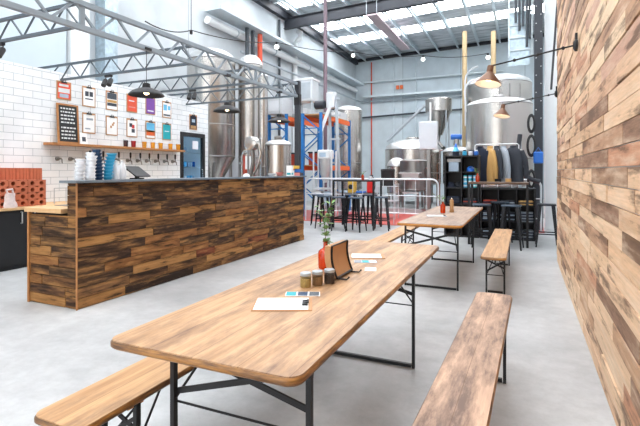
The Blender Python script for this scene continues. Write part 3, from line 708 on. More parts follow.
# ------------------------------------------------------------------ on the near table
T = .7715
t = thing('bottle_vase', 'orange-red glass bottle holding a leafy sprig on near table', 'vase', (-1.135, 2.57, T))
MB().lathe([(.04, 0), (.045, .006), (.0465, .02), (.0465, .095), (.044, .108), (.034, .118), (.019, .126), (.014, .135), (.014, .164), (.0175, .166), (.0175, .172)], n=28).build('bottle', 'red_bottle', t, smooth=True)
def sprig(t, h, seed, nl, spread=.05, z0=.1, ls=.03):
    rnd = random.Random(seed); st = MB(); lf = MB()
    for k in range(3):
        a = rnd.uniform(0, 6.28); tip = Vector((spread*math.cos(a), spread*math.sin(a), z0+h*rnd.uniform(.75, 1)))
        pp = bez((0, 0, z0), (0, 0, z0+h*.5), tip, 8); st.tube(pp, .0016, 5)
        for i in range(nl):
            f = .15+.85*i/nl; p = pp[min(8, int(f*8))].copy(); an = rnd.uniform(0, 6.28); el = rnd.uniform(-.2, .8)
            d = Vector((math.cos(an)*math.cos(el), math.sin(an)*math.cos(el), math.sin(el))); s_ = d.cross(Vector((0, 0, 1))).normalized(); L = ls*rnd.uniform(.7, 1.1); W = L*.36
            up = s_.cross(d)*L*.1
            b0 = p+d*.006
            lf.add([b0, b0+d*L*.35+s_*W+up, b0+d*L*.75+s_*W*.7+up, b0+d*L, b0+d*L*.75-s_*W*.7+up, b0+d*L*.35-s_*W+up, b0+d*L*.5],
                   [(0, 1, 6), (1, 2, 6), (2, 3, 6), (3, 4, 6), (4, 5, 6), (5, 0, 6)])
    st.build('stem', 'stem', t); lf.build('leaves', 'foliage', t, smooth=True)
sprig(t, .33, 5, 20, spread=.045, z0=.12, ls=.042)
def jar(x, y, mat, label):
    t = thing('spice_jar', label, 'jar', (x, y, T), 0, 'spice jars on the near table')
    MB().lathe([(.025, .001), (.0275, .006), (.0275, .048)], n=20).build('contents', mat, t, smooth=True)
    MB().lathe([(.026, 0), (.029, .005), (.029, .055), (.026, .061)], n=20, caps=False).build('glass', 'clear', t, smooth=True)
    MB().lathe([(.0285, .06), (.0295, .062), (.0295, .073), (.027, .076)], n=20).build('lid', 'galv', t, smooth=True)
jar(-1.048, 2.115, 'spice_tan', 'glass jar of tan spice, left of the three'); jar(-1.008, 2.175, 'spice_brown', 'glass jar of brown spice, between the other two'); jar(-.967, 2.24, 'spice_dark', 'glass jar of dark spice beside the menu holder')
# menu holder
t = thing('menu_holder', 'curved wooden menu holder in a black metal bracket on table', 'menu holder', (-.985, 2.43, T), .0)
n = 8; ring = []
for i in range(n+1):
    f = i/n; ring.append((-.014*math.sin(PI*f)+.03*(1-f), .012+.175*f))
b = MB(); vs = []
for (dx, z) in ring: vs += [(dx-.035, -.13, z), (dx, -.13, z), (dx, .13, z), (dx-.035, .13, z)]
b.add(vs, [(4*i+k, 4*i+(k+1) % 4, 4*i+4+(k+1) % 4, 4*i+4+k) for i in range(n) for k in range(4)]+[(3, 2, 1, 0), (4*n, 4*n+1, 4*n+2, 4*n+3)]); b.build('board', 'clip', t, smooth=True, ang=40)
for s in (-1, 1):
    MB().tube([(r[0]+.004, s*.12, r[1]) for r in ring], .007, 6).tube([(-.05, s*.1, .006), (.085, s*.1, .006), (.1, s*.1, .022)], .005, 6).build('bracket', 'black_steel', t)
MB().tube([(ring[0][0]+.004, -.12, ring[0][1]), (ring[0][0]+.004, .12, ring[0][1])], .007, 6).tube([(ring[-1][0]+.002, -.12, ring[-1][1]), (ring[-1][0]+.002, .12, ring[-1][1])], .005, 6).build('cross_wire', 'black_steel', t)
t = thing('clipboard_menu', 'clipboard with white menu lying on the near table front', 'clipboard', (-1.005, 1.79, T), .44)
MB().box(-.13, .135, -.098, .098, 0, .004).build('board', 'clip', t, bevel=.001)
MB().box(-.123, .118, -.09, .09, .0042, .0052).build('menu_sheet', 'paper', t)
b = MB().box(.09, .115, -.035, .035, .005, .012); b.tube([(.1, -.02, .012), (.118, -.02, .016), (.118, .02, .016), (.1, .02, .012)], .003, 6); b.build('clip', 'black', t)
def leaflet(x, y, w, l, rz, mats, label, z=T):
    t = thing('leaflet', label, 'leaflet', (x, y, z), rz)
    MB().box(-w/2, w/2, -l/2, l/2, 0, .0012).build('sheet', mats[0], t)
    for i, m in enumerate(mats[1:]):
        k = len(mats)-1; MB().box(-w/2+w*i/k+.004, -w/2+w*(i+1)/k-.004, -l/2+.004, l/2-.004, .0013, .0018).build('print', m, t)
leaflet(-1.0, 1.985, .17, .075, .42, ['paper', 'teal', 'navy', 'slate_print'], 'blue and teal leaflet flat on near table by the jars')
t = thing('clipboard_menu', 'clipboard with white sheet lying behind the menu holder', 'clipboard', (-1.02, 3.05, T), .35)
MB().box(-.12, .12, -.08, .08, 0, .004).build('board', 'clip', t); MB().box(-.113, .095, -.074, .074, .0042, .0052).build('menu_sheet', 'paper', t)
leaflet(-.975, 2.87, .15, .08, .4, ['cloth_blue', 'cloth_grey', 'teal', 'paper'], 'pale teal leaflet on near table behind the menu holder')
leaflet(-.87, 2.66, .07, .1, .3, ['paper'], 'plain white note beside the menu holder feet')
# far table
t = thing('bottle_vase', 'small red bottle with a drooping sprig on the far table', 'vase', (-1.083, 6.66, T))
MB().lathe([(.03, 0), (.036, .008), (.037, .1), (.03, .12), (.015, .14), (.015, .165)], n=20).build('bottle', 'red_bottle', t, smooth=True)
sprig(t, .2, 9, 7, spread=.16, ls=.05)
t = thing('wooden_grinder', 'tan wooden grinder beside the small red bottle', 'grinder', (-.985, 6.84, T))
MB().lathe([(.03, 0), (.033, .01), (.026, .06), (.03, .12), (.026, .15), (.03, .17), (.015, .19)], n=18).build('grinder_body', 'cardboard', t, smooth=True)
MB().lathe([(.008, .19), (.012, .2), (.006, .212)], n=12).build('knob', 'steel', t, smooth=True)
t = thing('clipboard_menu', 'clipboard with pale sheet on the far grey table', 'clipboard', (-1.09, 6.19, T), .3)
MB().box(-.13, .13, -.09, .09, 0, .004).build('board', 'cloth_grey', t); MB().box(-.12, .1, -.08, .08, .0042, .0052).build('menu_sheet', 'paper', t); MB().box(.09, .115, -.035, .035, .005, .012).build('clip', 'black', t)

# ------------------------------------------------------------------ stools, high tables
def make_stool(label, loc, rz, group, seatm='stool', h=.78):
    t = thing('bar_stool', label, 'stool', loc, rz, group)
    MB().prism(rrect(.31, .31, .04, 4), h-.03, h, .006).build('seat', seatm, t, smooth=True, ang=50)
    for sx in (-1, 1):
        for sy in (-1, 1):
            p0 = Vector((sx*.19, sy*.19, 0)); p1 = Vector((sx*.135, sy*.135, h-.025)); b = MB()
            w0, w1 = .026, .055
            vs = []
            for p, w in ((p0, w0), (p1, w1)):
                vs += [p, p+Vector((-sx*w, 0, 0)), p+Vector((-sx*w, -sy*.006, 0)), p+Vector((-sx*.006, -sy*.006, 0)), p+Vector((-sx*.006, -sy*w, 0)), p+Vector((0, -sy*w, 0))]
            b.add(vs, [(k, (k+1) % 6, 6+(k+1) % 6, 6+k) for k in range(6)]+[(0, 1, 2, 3, 4, 5)[::-1], (6, 7, 8, 9, 10, 11)])
            b.build('leg', 'stool', t)
    for s in (-1, 1):
        MB().beam((s*.172, -.17, .22), (s*.172, .17, .22), .012, .022).build('rung', 'stool', t)
        MB().beam((-.172, s*.172, .24), (.172, s*.172, .24), .012, .022).build('rung', 'stool', t)
    return t
G1 = 'bar stools around the left high table'
s0 = make_stool('black metal stool at bar-side end, front row of left high table', (-4.42, 9.95, 0), .1, G1, 'seat_sheen')
for (x, y, r, l) in ((-3.98, 9.75, .5, 'black stool second along the front of the left high table'), (-3.52, 9.70, -.1, 'black stool third along the front of the left high table'),
                     (-3.05, 10.15, .2, 'black stool alone at the open right end of left high table'), (-4.1, 10.92, .2, 'black stool tucked behind left high table, bar side'),
                     (-3.6, 10.95, -.2, 'black stool tucked behind left high table, centre'), (-4.85, 10.5, .4, 'black stool at the rack end of the left high table')):
    dup(s0, (x, y, 0), l, r)
def high_table(label, x0, x1, y0, y1, h, topm, loc0=None):
    cx, cy = (x0+x1)/2, (y0+y1)/2; t = thing('high_table', label, 'table', (cx, cy, 0)); a, b_ = (x1-x0)/2, (y1-y0)/2
    MB().box(-a, a, -b_, b_, h-.035, h).build('tabletop', topm, t, bevel=.003)
    for sx in (-1, 1):
        for sy in (-1, 1): MB().box(sx*a-(.04 if sx > 0 else 0), sx*a+(.04 if sx < 0 else 0), sy*b_-(.04 if sy > 0 else 0), sy*b_+(.04 if sy < 0 else 0), 0, h-.035).build('leg', 'black_steel', t)
    for sy in (-1, 1): MB().box(-a+.04, a-.04, sy*(b_-.02)-.012, sy*(b_-.02)+.012, .22, .25).build('foot_rail', 'black_steel', t)
    for sx in (-1, 1): MB().box(sx*(a-.02)-.012, sx*(a-.02)+.012, -b_+.04, b_-.04, .22, .25).build('foot_rail', 'black_steel', t)
    return t
high_table('tall slim black table with stools near the red floor', -4.28, -3.22, 10.1, 10.75, 1.16, 'black')
high_table('tall timber-topped table in front of the clothes rail', -.98, .06, 8.85, 9.4, 1.17, 'dark_top')
G2 = 'bar stools at the right high table'
dup(s0, (-.72, 8.7, 0), 'black stool at the left half of the right high table', .15, G2)
dup(s0, (-.22, 8.68, 0), 'black stool at the right half of the right high table', -.1, G2)
dup(s0, (-.45, 9.52, 0), 'black stool behind the right high table, under the garments', .3, G2)
s = make_stool('black stool half hidden by end of the timber wall', (.36, 9.2, 0), 0, G2)
# items on the high tables
t = thing('sign_block', 'small wooden number block on the right high table', 'block', (-.28, 9.0, 1.171)); MB().box(-.05, .05, -.02, .02, 0, .07).build('block', 'cardboard', t, bevel=.004); MB().box(-.03, .03, -.0215, -.0205, .02, .05).build('face', 'cloth_tan', t)
t = thing('bottle_vase', 'red bottle with leaning stem on the right high table', 'vase', (-.83, 9.1, 1.171)); MB().lathe([(.03, 0), (.036, .008), (.037, .1), (.03, .12), (.015, .14), (.015, .165)], n=20).build('bottle', 'red_bottle', t, smooth=True)
sprig(t, .22, 12, 6, spread=.14, ls=.05)
t = thing('bottle_vase', 'red bottle with a sprig on the left high table', 'vase', (-3.6, 10.4, 1.161)); MB().lathe([(.03, 0), (.036, .008), (.037, .09), (.03, .11), (.015, .13), (.015, .15)], n=20).build('bottle', 'red_bottle', t, smooth=True)
sprig(t, .14, 14, 6, spread=.12, ls=.05)
t = thing('white_cup', 'white cup beside the red bottle on left high table', 'cup', (-3.42, 10.42, 1.161)); MB().lathe([(.03, 0), (.04, .1), (.036, .1), (.027, .01)], n=16).build('cup_body', 'cloth_white', t, smooth=True)
# beyond the table: red extinguisher and yellow machine on the rail side
t = thing('fire_extinguisher', 'red fire extinguisher standing behind left high table', 'fire extinguisher', (-4.05, 12.35, .75))
MB().lathe([(.08, 0), (.1, .02), (.1, .36), (.05, .42), (.03, .45)], n=20).build('cylinder', 'red', t, smooth=True); MB().tube([(0, 0, .45), (0, .0, .5), (.08, 0, .5)], .02, 8).build('valve', 'black', t); MB().tube(bez((.05, 0, .48), (.18, 0, .4), (.13, 0, .1)), .012, 6).build('hose', 'black', t)
t2 = thing('yellow_pump', 'small yellow and black machine on bench beyond high table', 'machine', (-4.6, 12.35, .75))
MB().box(-.1, .1, -.12, .12, 0, .38).build('housing', 'yellow', t2, bevel=.02); MB().lathe([(.07, -.125), (.07, -.15), (.04, -.16)], (0, 0, .17), 16, 'y').build('dial', 'black', t2)
t = thing('work_bench', 'low steel workbench behind the railing near left high table', 'bench', (-4.42, 12.4, 0)); MB().box(-.53, .53, -.3, .3, .71, .749).build('bench_top', 'steel_dk', t)
for sx in (-1, 1):
    for sy in (-1, 1): MB().box(sx*.5-.02, sx*.5+.02, sy*.27-.02, sy*.27+.02, .012, .71).build('leg', 'galv', t)
for i, (x, m, l) in enumerate(((-4.3, 'bluep', 'blue tray on the workbench'), (-4.81, 'cloth_blue', 'pale blue tray on the workbench'))):
    tag(MB().box(x-.12, x+.12, 12.15, 12.4, .75, .80).build('tray', m, None, bevel=.01), l, 'tray')

# ------------------------------------------------------------------ railing
def railing(label, x0, x1, y, h=1.17, step=.27):
    t = thing('guard_rail', label, 'railing', ((x0+x1)/2, y, 0), 0, 'guard rails along the red floor'); a = (x1-x0)/2
    rr = .15
    pts = [(-a, 0, .012)]+[(-a+rr-rr*math.cos(k*PI/12), 0, h-rr+rr*math.sin(k*PI/12)) for k in range(7)]+[(a-rr+rr*math.sin(k*PI/12), 0, h-rr+rr*math.cos(k*PI/12)) for k in range(7)]+[(a, 0, .012)]
    MB().tube(pts, .022, 8).build('top_rail', 'alu', t, smooth=True)
    MB().tube([(-a, 0, .3), (a, 0, .3)], .014, 6).build('bottom_rail', 'alu', t); MB().tube([(-a, 0, .75), (a, 0, .75)], .012, 6).build('middle_rail', 'alu', t)
    n = int(2*a/step)
    for k in range(1, n):
        x = -a+2*a*k/n; MB().tube([(x, 0, .3 if k % 3 else .012), (x, 0, h)], .01, 6).build('baluster', 'alu', t)
railing('long tubular guard rail behind the left high table', -5.6, -1.95, 11.3)
railing('tubular guard rail behind the right high table', -1.5, .33, 11.3, 1.17)

# ------------------------------------------------------------------ brewing vessels
def vessel(label, x, y, r, z0, z1, dome=.25, cone=0., legs=0, name='fermenter_tank', mat='steel', band=True, z_floor=0., cat='tank', group=None):
    t = thing(name, label, cat, (x, y, z_floor), 0, group); z0 -= z_floor; z1 -= z_floor
    prof = []
    if cone: prof += [(.05, z0-cone), (.06, z0-cone+.02)]
    else: prof += [(r*.6, z0-.06), (r*.9, z0-.03)]
    prof += [(r, z0), (r, z1)]
    MB().lathe(prof, n=48).build('shell', mat, t, smooth=True)
    MB().lathe([(r*math.cos(a), z1+dome*math.sin(a)) for a in [i*PI/2/8*.97 for i in range(9)]], n=48).build('dome', 'steel_lt' if mat == 'steel' else mat, t, smooth=True)
    if band:
        for z in (z1-.01, z0+(z1-z0)*.33, z0+.02):
            MB().lathe([(r+.001, z-.015), (r+.006, z), (r+.001, z+.015)], n=48, caps=False).build('weld_band', 'steel_dk', t, smooth=True)
    for k in range(legs):
        a = 2*PI*(k+.5)/legs; MB().tube([(r*.82*math.cos(a), r*.82*math.sin(a), 0), (r*.82*math.cos(a), r*.82*math.sin(a), z0+.1)], .04, 8).build('leg', 'steel_dk', t, smooth=True)
    return t
t = vessel('tall conical stainless tank beside the end of the tiled wall', -7.76, 9.88, .64, 1.75, 4.35, .35, 1.1, 4)
MB().tube([(.3, -.62, 2.6), (.34, -.68, 2.6), (.34, -.68, .4)], .02, 8).build('pipe', 'steel_dk', t)
t = vessel('slimmer tall stainless tank right of the conical one', -7.05, 10.7, .34, .5, 4.35, .3, .0, 4)
t = vessel('slender stainless column, just left of the blue rack', -6.35, 10.25, .13, .3, 3.9, .1, .0, 3)
t = vessel('short bright stainless tank in front of the left blue rack', -5.3, 9.23, .31, .45, 2.0, .12, .0, 3, name='bright_tank')
MB().lathe([(.09, 2.1), (.09, 2.19), (.05, 2.21)], n=16).build('manway_lid', 'steel_dk', t, smooth=True); MB().tube([(-.3, -.1, .6), (-.36, -.15, .7), (-.36, -.15, 1.8), (-.24, -.1, 2.02)], .018, 8).build('pipe', 'steel', t, smooth=True)
vessel('tall stainless tank right of the blue and orange rack', -6.25, 16.3, .55, .7, 3.7, .2, .0, 4, z_floor=.14)
t = vessel('wide domed mash tun at the back of the brew deck', -3.95, 17.3, 1.06, .9, 2.2, .42, .0, 4, name='mash_tun', z_floor=.14)
MB().lathe([(.28, 2.3), (.28, 2.5), (.2, 2.55)], n=24).build('manway_lid', 'steel', t, smooth=True)
t = vessel('small vessel with bright white dome before the mash tun', -4.12, 15.55, .34, .6, 1.55, .3, .0, 3, name='small_vessel', z_floor=.14)
t = vessel('open-fronted stainless kettle in the middle of the brew deck', -3.4, 15.1, .48, .75, 1.72, .06, .0, 3, name='brew_kettle', mat='steel_dk', z_floor=.14)
MB().box(-.28, .28, -.62, -.42, .95, 1.15).box(-.34, .34, -.72, -.4, 1.15, 1.19).build('hatch_shelf', 'steel_lt', t); MB().box(-.26, .26, -.6, -.45, .5, .55).build('step', 'steel_lt', t)
t = vessel('large front stainless tank behind the clothes rail', -.8, 16.1, 1.04, .9, 3.55, .25, .0, 4, z_floor=.14)
MB().tube([(-1.0, -.45, 3.2)]+[(-1.02+.3*(1-math.cos(a)), -.5, 3.9+.35*math.sin(a)) for a in (0, .4, .8, 1.2, 1.57)]+[(-.2, -.5, 4.2)], .03, 8).build('hand_rail', 'alu', t, smooth=True)
MB().lathe([(.2, 3.6), (.2, 3.72), (.1, 3.78)], n=20).build('manway_lid', 'steel_dk', t, smooth=True)
t = vessel('taller stainless tank rising behind the large front one', -.98, 19.6, 1.24, .9, 4.85, .42, .0, 4)
MB().tube([(-1.2, -.7, 3.2)]+[(-1.22+.5*(1-math.cos(a)), -.7, 5.0+.55*math.sin(a)) for a in (0, .4, .8, 1.2, 1.57)], .03, 8).build('hand_rail', 'alu', t, smooth=True)
for k in range(3): MB().tube([(.1+.35*k, -1.22+.14*k*k*.5, 3.7), (.1+.35*k, -1.22+.14*k*k*.5, 4.7)], .03, 6).build('rib', 'steel_dk', t)
t = vessel('stainless tank between the mash tun and the shelves', -2.3, 17.3, .5, .9, 2.1, .2, .0, 3, z_floor=.14)
MB().lathe([(.09, -.2), (.1, -.18), (.1, .15), (.08, .18)], (0, -.1, 2.5), 18, 'x').build('motor', 'bluep', t, smooth=True); MB().lathe([(.12, 2.2), (.08, 2.42)], (0, -.1, 0), 16).build('motor_mount', 'steel_dk', t)
# grist hopper
t = thing('grist_hopper', 'stainless grist hopper with cone high above the mash tun', 'hopper', (-3.35, 19.5, 0))
MB().lathe([(.16, 2.9), (.5, 3.85), (.55, 3.9), (.55, 4.4), (.5, 4.45)], n=36).build('hopper_body', 'steel', t, smooth=True)
for k in range(4):
    a = 2*PI*(k+.5)/4; MB().tube([(.52*math.cos(a), .52*math.sin(a), 0), (.52*math.cos(a), .52*math.sin(a), 4.0)], .03, 8).build('leg', 'galv', t)
MB().tube([(0, 0, 2.9), (0, -.2, 2.6), (.3, -.6, 2.3)], .09, 12).build('chute', 'steel_dk', t, smooth=True)
tag(MB().tube([(-5.6, 19.5, 2.7), (-3.95, 19.5, 4.2)], .06, 12).build('grain_auger', 'galv', None, smooth=True), 'slanting grain auger tube rising to the grist hopper', 'auger')
# control panel
t = thing('control_panel', 'white control cabinet on a stand above the kettle', 'control panel', (-2.83, 14.62, .14))
MB().box(-.29, .29, -.1, .1, 1.94, 2.83).build('cabinet', 'alu', t, bevel=.01); MB().box(-.05, .05, -.03, .03, 0, 1.94).build('stand', 'steel_dk', t); MB().box(-.2, .2, -.15, .15, 0, .012).build('base_plate', 'steel_dk', t)
MB().box(-.27, .27, -.106, -.1, 1.97, 2.8).build('door', 'panel_grey', t, bevel=.003); MB().tube([(.06, 0, 2.83), (.06, 0, 3.45)], .03, 8).build('conduit', 'white', t)
# process piping
random.seed(11)
for i in range(7):
    x = -3.0+.16*i; y = 14.9+.12*(i % 3); h = 1.3+.14*((i*3) % 5)
    if 2 == i: y += .25
    t = thing('process_pipe', 'upright stainless process pipe beside the brew kettle', 'pipe', (x, y-.05, .14), 0, 'process pipes between kettle and shelves')
    MB().tube([(0, 0, 0), (0, 0, h), (.03, .0, h+.05), (.1, .0, h+.06)], .025, 8).build('pipe_run', ('steel', 'steel_dk', 'copper')[i % 3], t, smooth=True)
    MB().lathe([(.045, h*.5), (.045, h*.5+.04)], n=12).lathe([(.045, h*.8), (.045, h*.8+.04)], n=12).build('clamp', 'steel_dk', t, smooth=True)
# trolley with black drum
t = thing('service_trolley', 'pale metal trolley behind the guard rail', 'trolley', (-3.6, 12.6, .012))
for sx in (-1, 1):
    for sy in (-1, 1): MB().tube([(sx*.26, sy*.2, 0), (sx*.26, sy*.2, 1.0)], .015, 6).build('post', 'alu', t)
for z in (.15, .5, .92): MB().box(-.28, .28, -.22, .22, z, z+.02).build('tray', 'alu', t)
t = thing('black_drum', 'black plastic drum standing on the pale trolley', 'drum', (-3.6, 12.6, .953)); MB().lathe([(.17, 0), (.19, .02), (.2, .42), (.21, .43), (.2, .45)], n=24).build('drum_body', 'rubber', t, smooth=True); MB().lathe([(.205, .451), (.2, .48), (.05, .49)], n=24).build('lid', 'black', t, smooth=True)

# round ball-shaped vessel / pump by the bar and sign
t = thing('keg_washer', 'round stainless drum with flexible pipes behind the bar', 'machine', (-5.72, 8.78, 0))
MB().lathe([(.12, -.14), (.16, -.12), (.17, 0), (.16, .06), (.06, .12), (.05, .14)], (0, 0, 2.02), 24, 'y').build('drum', 'steel', t, smooth=True)
MB().tube([(0, 0, 1.86), (.02, 0, 1.6), (-.05, 0, 1.3), (-.25, 0, .9), (-.3, 0, 0)], .045, 10).build('pipe', 'steel_dk', t, smooth=True)
MB().tube([(.16, 0, 2.0), (.22, 0, 1.8), (.15, 0, 1.5), (-.1, 0, 1.1)], .03, 10).build('pipe', 'steel', t, smooth=True)
MB().tube([(-.12, 0, 0), (-.12, 0, 1.9)], .025, 8).tube([(.12, .1, 0), (.12, .1, 1.9)], .025, 8).build('stand', 'steel_dk', t)
t = thing('notice_board', 'white notice on a dull red board behind the bar', 'sign', (-6.0, 9.05, 0))
MB().box(-.16, .16, 0, .02, 1.15, 1.75).build('board', 'cloth_red', t); MB().box(-.1, .1, -.004, -.001, 1.42, 1.74).build('notice', 'paper', t); MB().box(-.015, .015, .021, .05, 0, 1.75).build('stand', 'steel_dk', t)
t = thing('pipe_stand', 'slim upright stainless pipe stand behind bar, left of notice', 'pipe', (-6.35, 9.3, 0)); MB().tube([(0, 0, 0), (0, 0, 1.75), (.05, 0, 1.85), (.2, 0, 1.86)], .05, 12).build('pipe_run', 'steel', t, smooth=True); MB().lathe([(.09, 1.55), (.09, 1.6)], n=16).build('flange', 'steel_dk', t)

# ------------------------------------------------------------------ pallet racks
def rack(label, x0, x1, y0, y1, h, beams):
    t = thing('pallet_rack', label, 'rack', ((x0+x1)/2, (y0+y1)/2, 0), 0, 'blue and orange pallet racks'); a, b_ = (x1-x0)/2, (y1-y0)/2
    for sy in (-1, 1):
        for sx in (-1, 1): MB().box(sx*a-.04, sx*a+.04, sy*b_-.035, sy*b_+.035, 0, h).build('upright', 'blue', t)
        z = .35; k = 0
        while z+.5 < h:
            s_ = 1 if k % 2 else -1; MB().beam((-s_*a, sy*b_, z), (s_*a, sy*b_, z+.5), .02, .035).build('diagonal_brace', 'blue', t); z += .55; k += 1
        MB().beam((-a, sy*b_, h-.45), (a, sy*b_, h-.45), .03, .03).build('brace', 'blue', t)
    for z in beams:
        for sx in (-1, 1): MB().box(sx*a-.03, sx*a+.03, -b_+.04, b_-.04, z, z+.13).build('beam', 'orange', t)
    for z in beams: MB().box(-a, a, -b_+.05, b_-.05, z+.13, z+.16).build('deck', 'cardboard', t)
    return t
rack('left pallet rack with pale cartons on top, behind black post', -7.2, -6.6, 12.0, 14.35, 3.12, (2.9, 1.4))
rack('right pallet rack with orange top beam behind the filling machine', -6.05, -5.45, 12.0, 14.35, 3.1, (2.92, 1.4))
for (x, y, z, w, h, l) in ((-6.9, 12.14, 3.1, .5, .5, 'large pale carton on the front of the left rack'), (-6.9, 13.8, 3.1, .5, .38, 'lower pale carton further back on left rack'), (-5.65, 13.9, 3.1, .3, .22, 'small pale carton on the right rack')):
    t = thing('carton', l, 'box', (x, y, z)); MB().box(-w/2, w/2, -.35, .35, 0, h).build('box_body', 'alu', t, bevel=.01); MB().box(-w/2+.05, w/2-.05, -.354, -.35, h*.2, h*.8).build('label_panel', 'cloth_white', t)
for (x, y, l) in ((-6.9, 12.5, 'dark red crate on the middle deck of the left rack'), (-5.75, 12.5, 'dark red crate on the middle deck of the right rack')):
    t = thing('crate', l, 'crate', (x, y, 1.561)); MB().box(-.2, .2, -.3, .3, 0, .35).build('crate_body', 'cloth_red', t, bevel=.01); MB().box(-.22, .22, -.32, .32, .351, .4).build('lid', 'cloth_dark', t)
# bottle filler / grain mill machine (pale aluminium)
t = thing('filling_machine', 'pale aluminium filling machine on legs by the bar end', 'machine', (-5.2, 11.72, 0))
for sx in (-1, 1):
    for sy in (-1, 1): MB().tube([(sx*.28, sy*.16, 0), (sx*.28, sy*.16, 1.95)], .025, 8).build('leg', 'alu', t)
MB().box(-.3, .3, -.18, .18, .85, .9).build('deck', 'alu', t); MB().box(-.16, .22, -.16, .16, 1.72, 1.98).build('head', 'white', t, bevel=.03)
MB().lathe([(.05, 1.05), (.15, 1.35), (.15, 1.72)], n=24).build('hopper', 'steel_lt', t, smooth=True); MB().box(-.26, -.06, -.14, .14, .3, .82).build('gearbox', 'white', t); MB().box(.0, .24, -.14, .14, .4, .8).build('side_box', 'cloth_blue', t)
MB().box(-.1, .1, -.168, -.161, 1.78, 1.9).build('badge', 'cloth_blue', t)
t = thing('grain_mill', 'tall pale mill tower with dark motor above the machine', 'mill', (-5.1, 12.3, 0))
for sx in (-1, 1): MB().beam((sx*.16-.0, 0, 0), (sx*.1-.1, 0, 3.7), .07, .07).build('leg', 'galv', t)
for z in (1.6, 2.3, 3.0, 3.5): MB().box(-.2, .14, -.03, .03, z, z+.05).build('cross_bar', 'galv', t)
MB().lathe([(.11, -.2), (.13, -.18), (.13, .1), (.1, .12)], (-.42, -.1, 3.35), 20, 'x').build('motor', 'charcoal', t, smooth=True)
MB().box(-.25, .0, -.15, .15, 3.25, 3.7).build('housing', 'alu', t, bevel=.02); MB().beam((-.0, -.05, 3.7), (-.4, -.25, 2.5), .14, .1).build('chute', 'alu', t)
t = thing('machine_hood', 'pale box-shaped machine hood perched across both racks', 'hood', (-6.28, 12.75, 3.13))
MB().box(-.3, .3, -.25, .25, .42, 1.1).build('hood_body', 'alu', t, bevel=.02); MB().box(-.33, .33, -.28, .28, 1.08, 1.14).build('rim', 'white', t); MB().box(-.24, .24, -.262, -.252, .5, 1.0).build('face_panel', 'galv', t)
for s_ in (-.2, .2): MB().box(-.62, .73, s_-.03, s_+.03, -.01, .05).build('bearer', 'galv', t)
for sx in (-.27, .27):
    for s_ in (-.2, .2): MB().box(sx-.02, sx+.02, s_-.02, s_+.02, .05, .42).build('leg', 'galv', t)

# ------------------------------------------------------------------ merchandise shelves and clothes rail
def cube_shelf(label, x0, y0, cols, rows, cs=.335, dep=.38):
    t = thing('cube_shelf', label, 'shelf unit', (x0, y0, 0)); W = cols*cs+.03; H = rows*cs+.03
    MB().box(0, .03, 0, dep, 0, H).build('side_panel', 'black', t); MB().box(W-.03, W, 0, dep, 0, H).build('side_panel', 'black', t)
    MB().box(.03, W-.03, 0, dep, H-.03, H).build('top_panel', 'black', t); MB().box(.03, W-.03, 0, dep, 0, .03).build('bottom_panel', 'black', t)
    MB().box(.03, W-.03, dep-.01, dep, .03, H-.03).build('back_panel', 'black', t)
    for c_ in range(1, cols): MB().box(c_*cs+.005, c_*cs+.025, 0, dep-.01, .03, H-.03).build('divider', 'black', t)
    for r in range(1, rows): MB().box(.03, W-.03, .002, dep-.01, r*cs+.005, r*cs+.025).build('shelf', 'black', t)
    return t
SX, SY, CS = -1.56, 9.75, .335
cube_shelf('tall black cube shelf holding printed merchandise', SX, SY, 2, 5)
cube_shelf('low black cube shelf of folded garments beneath the clothes rail', SX+.72, SY, 3, 3)
def folded(x, y, z, n, mats, label, w=.27, cat='garment', h=.028):
    for i in range(n):
        o = MB().box(-w/2, w/2, -.15, .15, 0, h-.002).build('folded_garment', mats[i % len(mats)], None, bevel=.01)
        o.location = (x, y, z+.001+i*h); o.rotation_euler = (0, 0, .03*((i*7) % 3-1))
        tag(o, label, cat, 'folded garments: '+label)
def cell(c_, r, low=False): return (SX+(.72 if low else 0)+.015+(c_+.5)*CS, SY+.18, r*CS+.03)
x, y, z = cell(0, 4)
t = thing('display_shirt', 'pale blue folded shirt upright in the top left cube', 'shirt', (x, y-.05, z)); MB().prism([(-.1, -.03), (.1, -.03), (.11, .03), (-.11, .03)], 0, .2, .01).build('body', 'cloth_blue', t, smooth=True); MB().prism([(-.14, -.02), (.14, -.02), (.14, .02), (-.14, .02)], .2, .27, .01).build('shoulders', 'cloth_white', t)
def cap(x, y, z, m, label, rz=0, g=None):
    t = thing('baseball_cap', label, 'cap', (x, y, z), rz, g)
    MB().lathe([(.08, 0), (.085, .03), (.075, .075), (.04, .105), (.004, .115)], n=20).build('crown', m, t, smooth=True)
    vs = []
    n = 8
    for i in range(n+1):
        a = -PI*.25-PI*.5*i/n
        vs += [(.078*math.cos(a), .078*math.sin(a), .012), (.15*math.cos(a)*.85, .15*math.sin(a), .0), (.15*math.cos(a)*.85, .15*math.sin(a), .006), (.078*math.cos(a), .078*math.sin(a), .018)]
    MB().add(vs, [(4*i+k, 4*i+4+k, 4*i+4+(k+1) % 4, 4*i+(k+1) % 4) for i in range(n) for k in range(4)]+[(0, 1, 2, 3), (4*n+3, 4*n+2, 4*n+1, 4*n)]).build('peak', m, t, smooth=True)
x, y, z = cell(1, 4); cap(x, y, z, 'bluep', 'bright blue cap in the second cube of the top row', .3); folded(x, y, cell(1, 4)[2], 0, ['bluep'], '')
x, y, z = cell(0, 3)
cap(x-.06, y, z, 'cloth_navy', 'navy cap at the left of the cube below the pale shirt', .2); cap(x+.08, y+.09, z+.0, 'cloth_dark', 'dark grey cap at the right of the cube below the pale shirt', -.3)
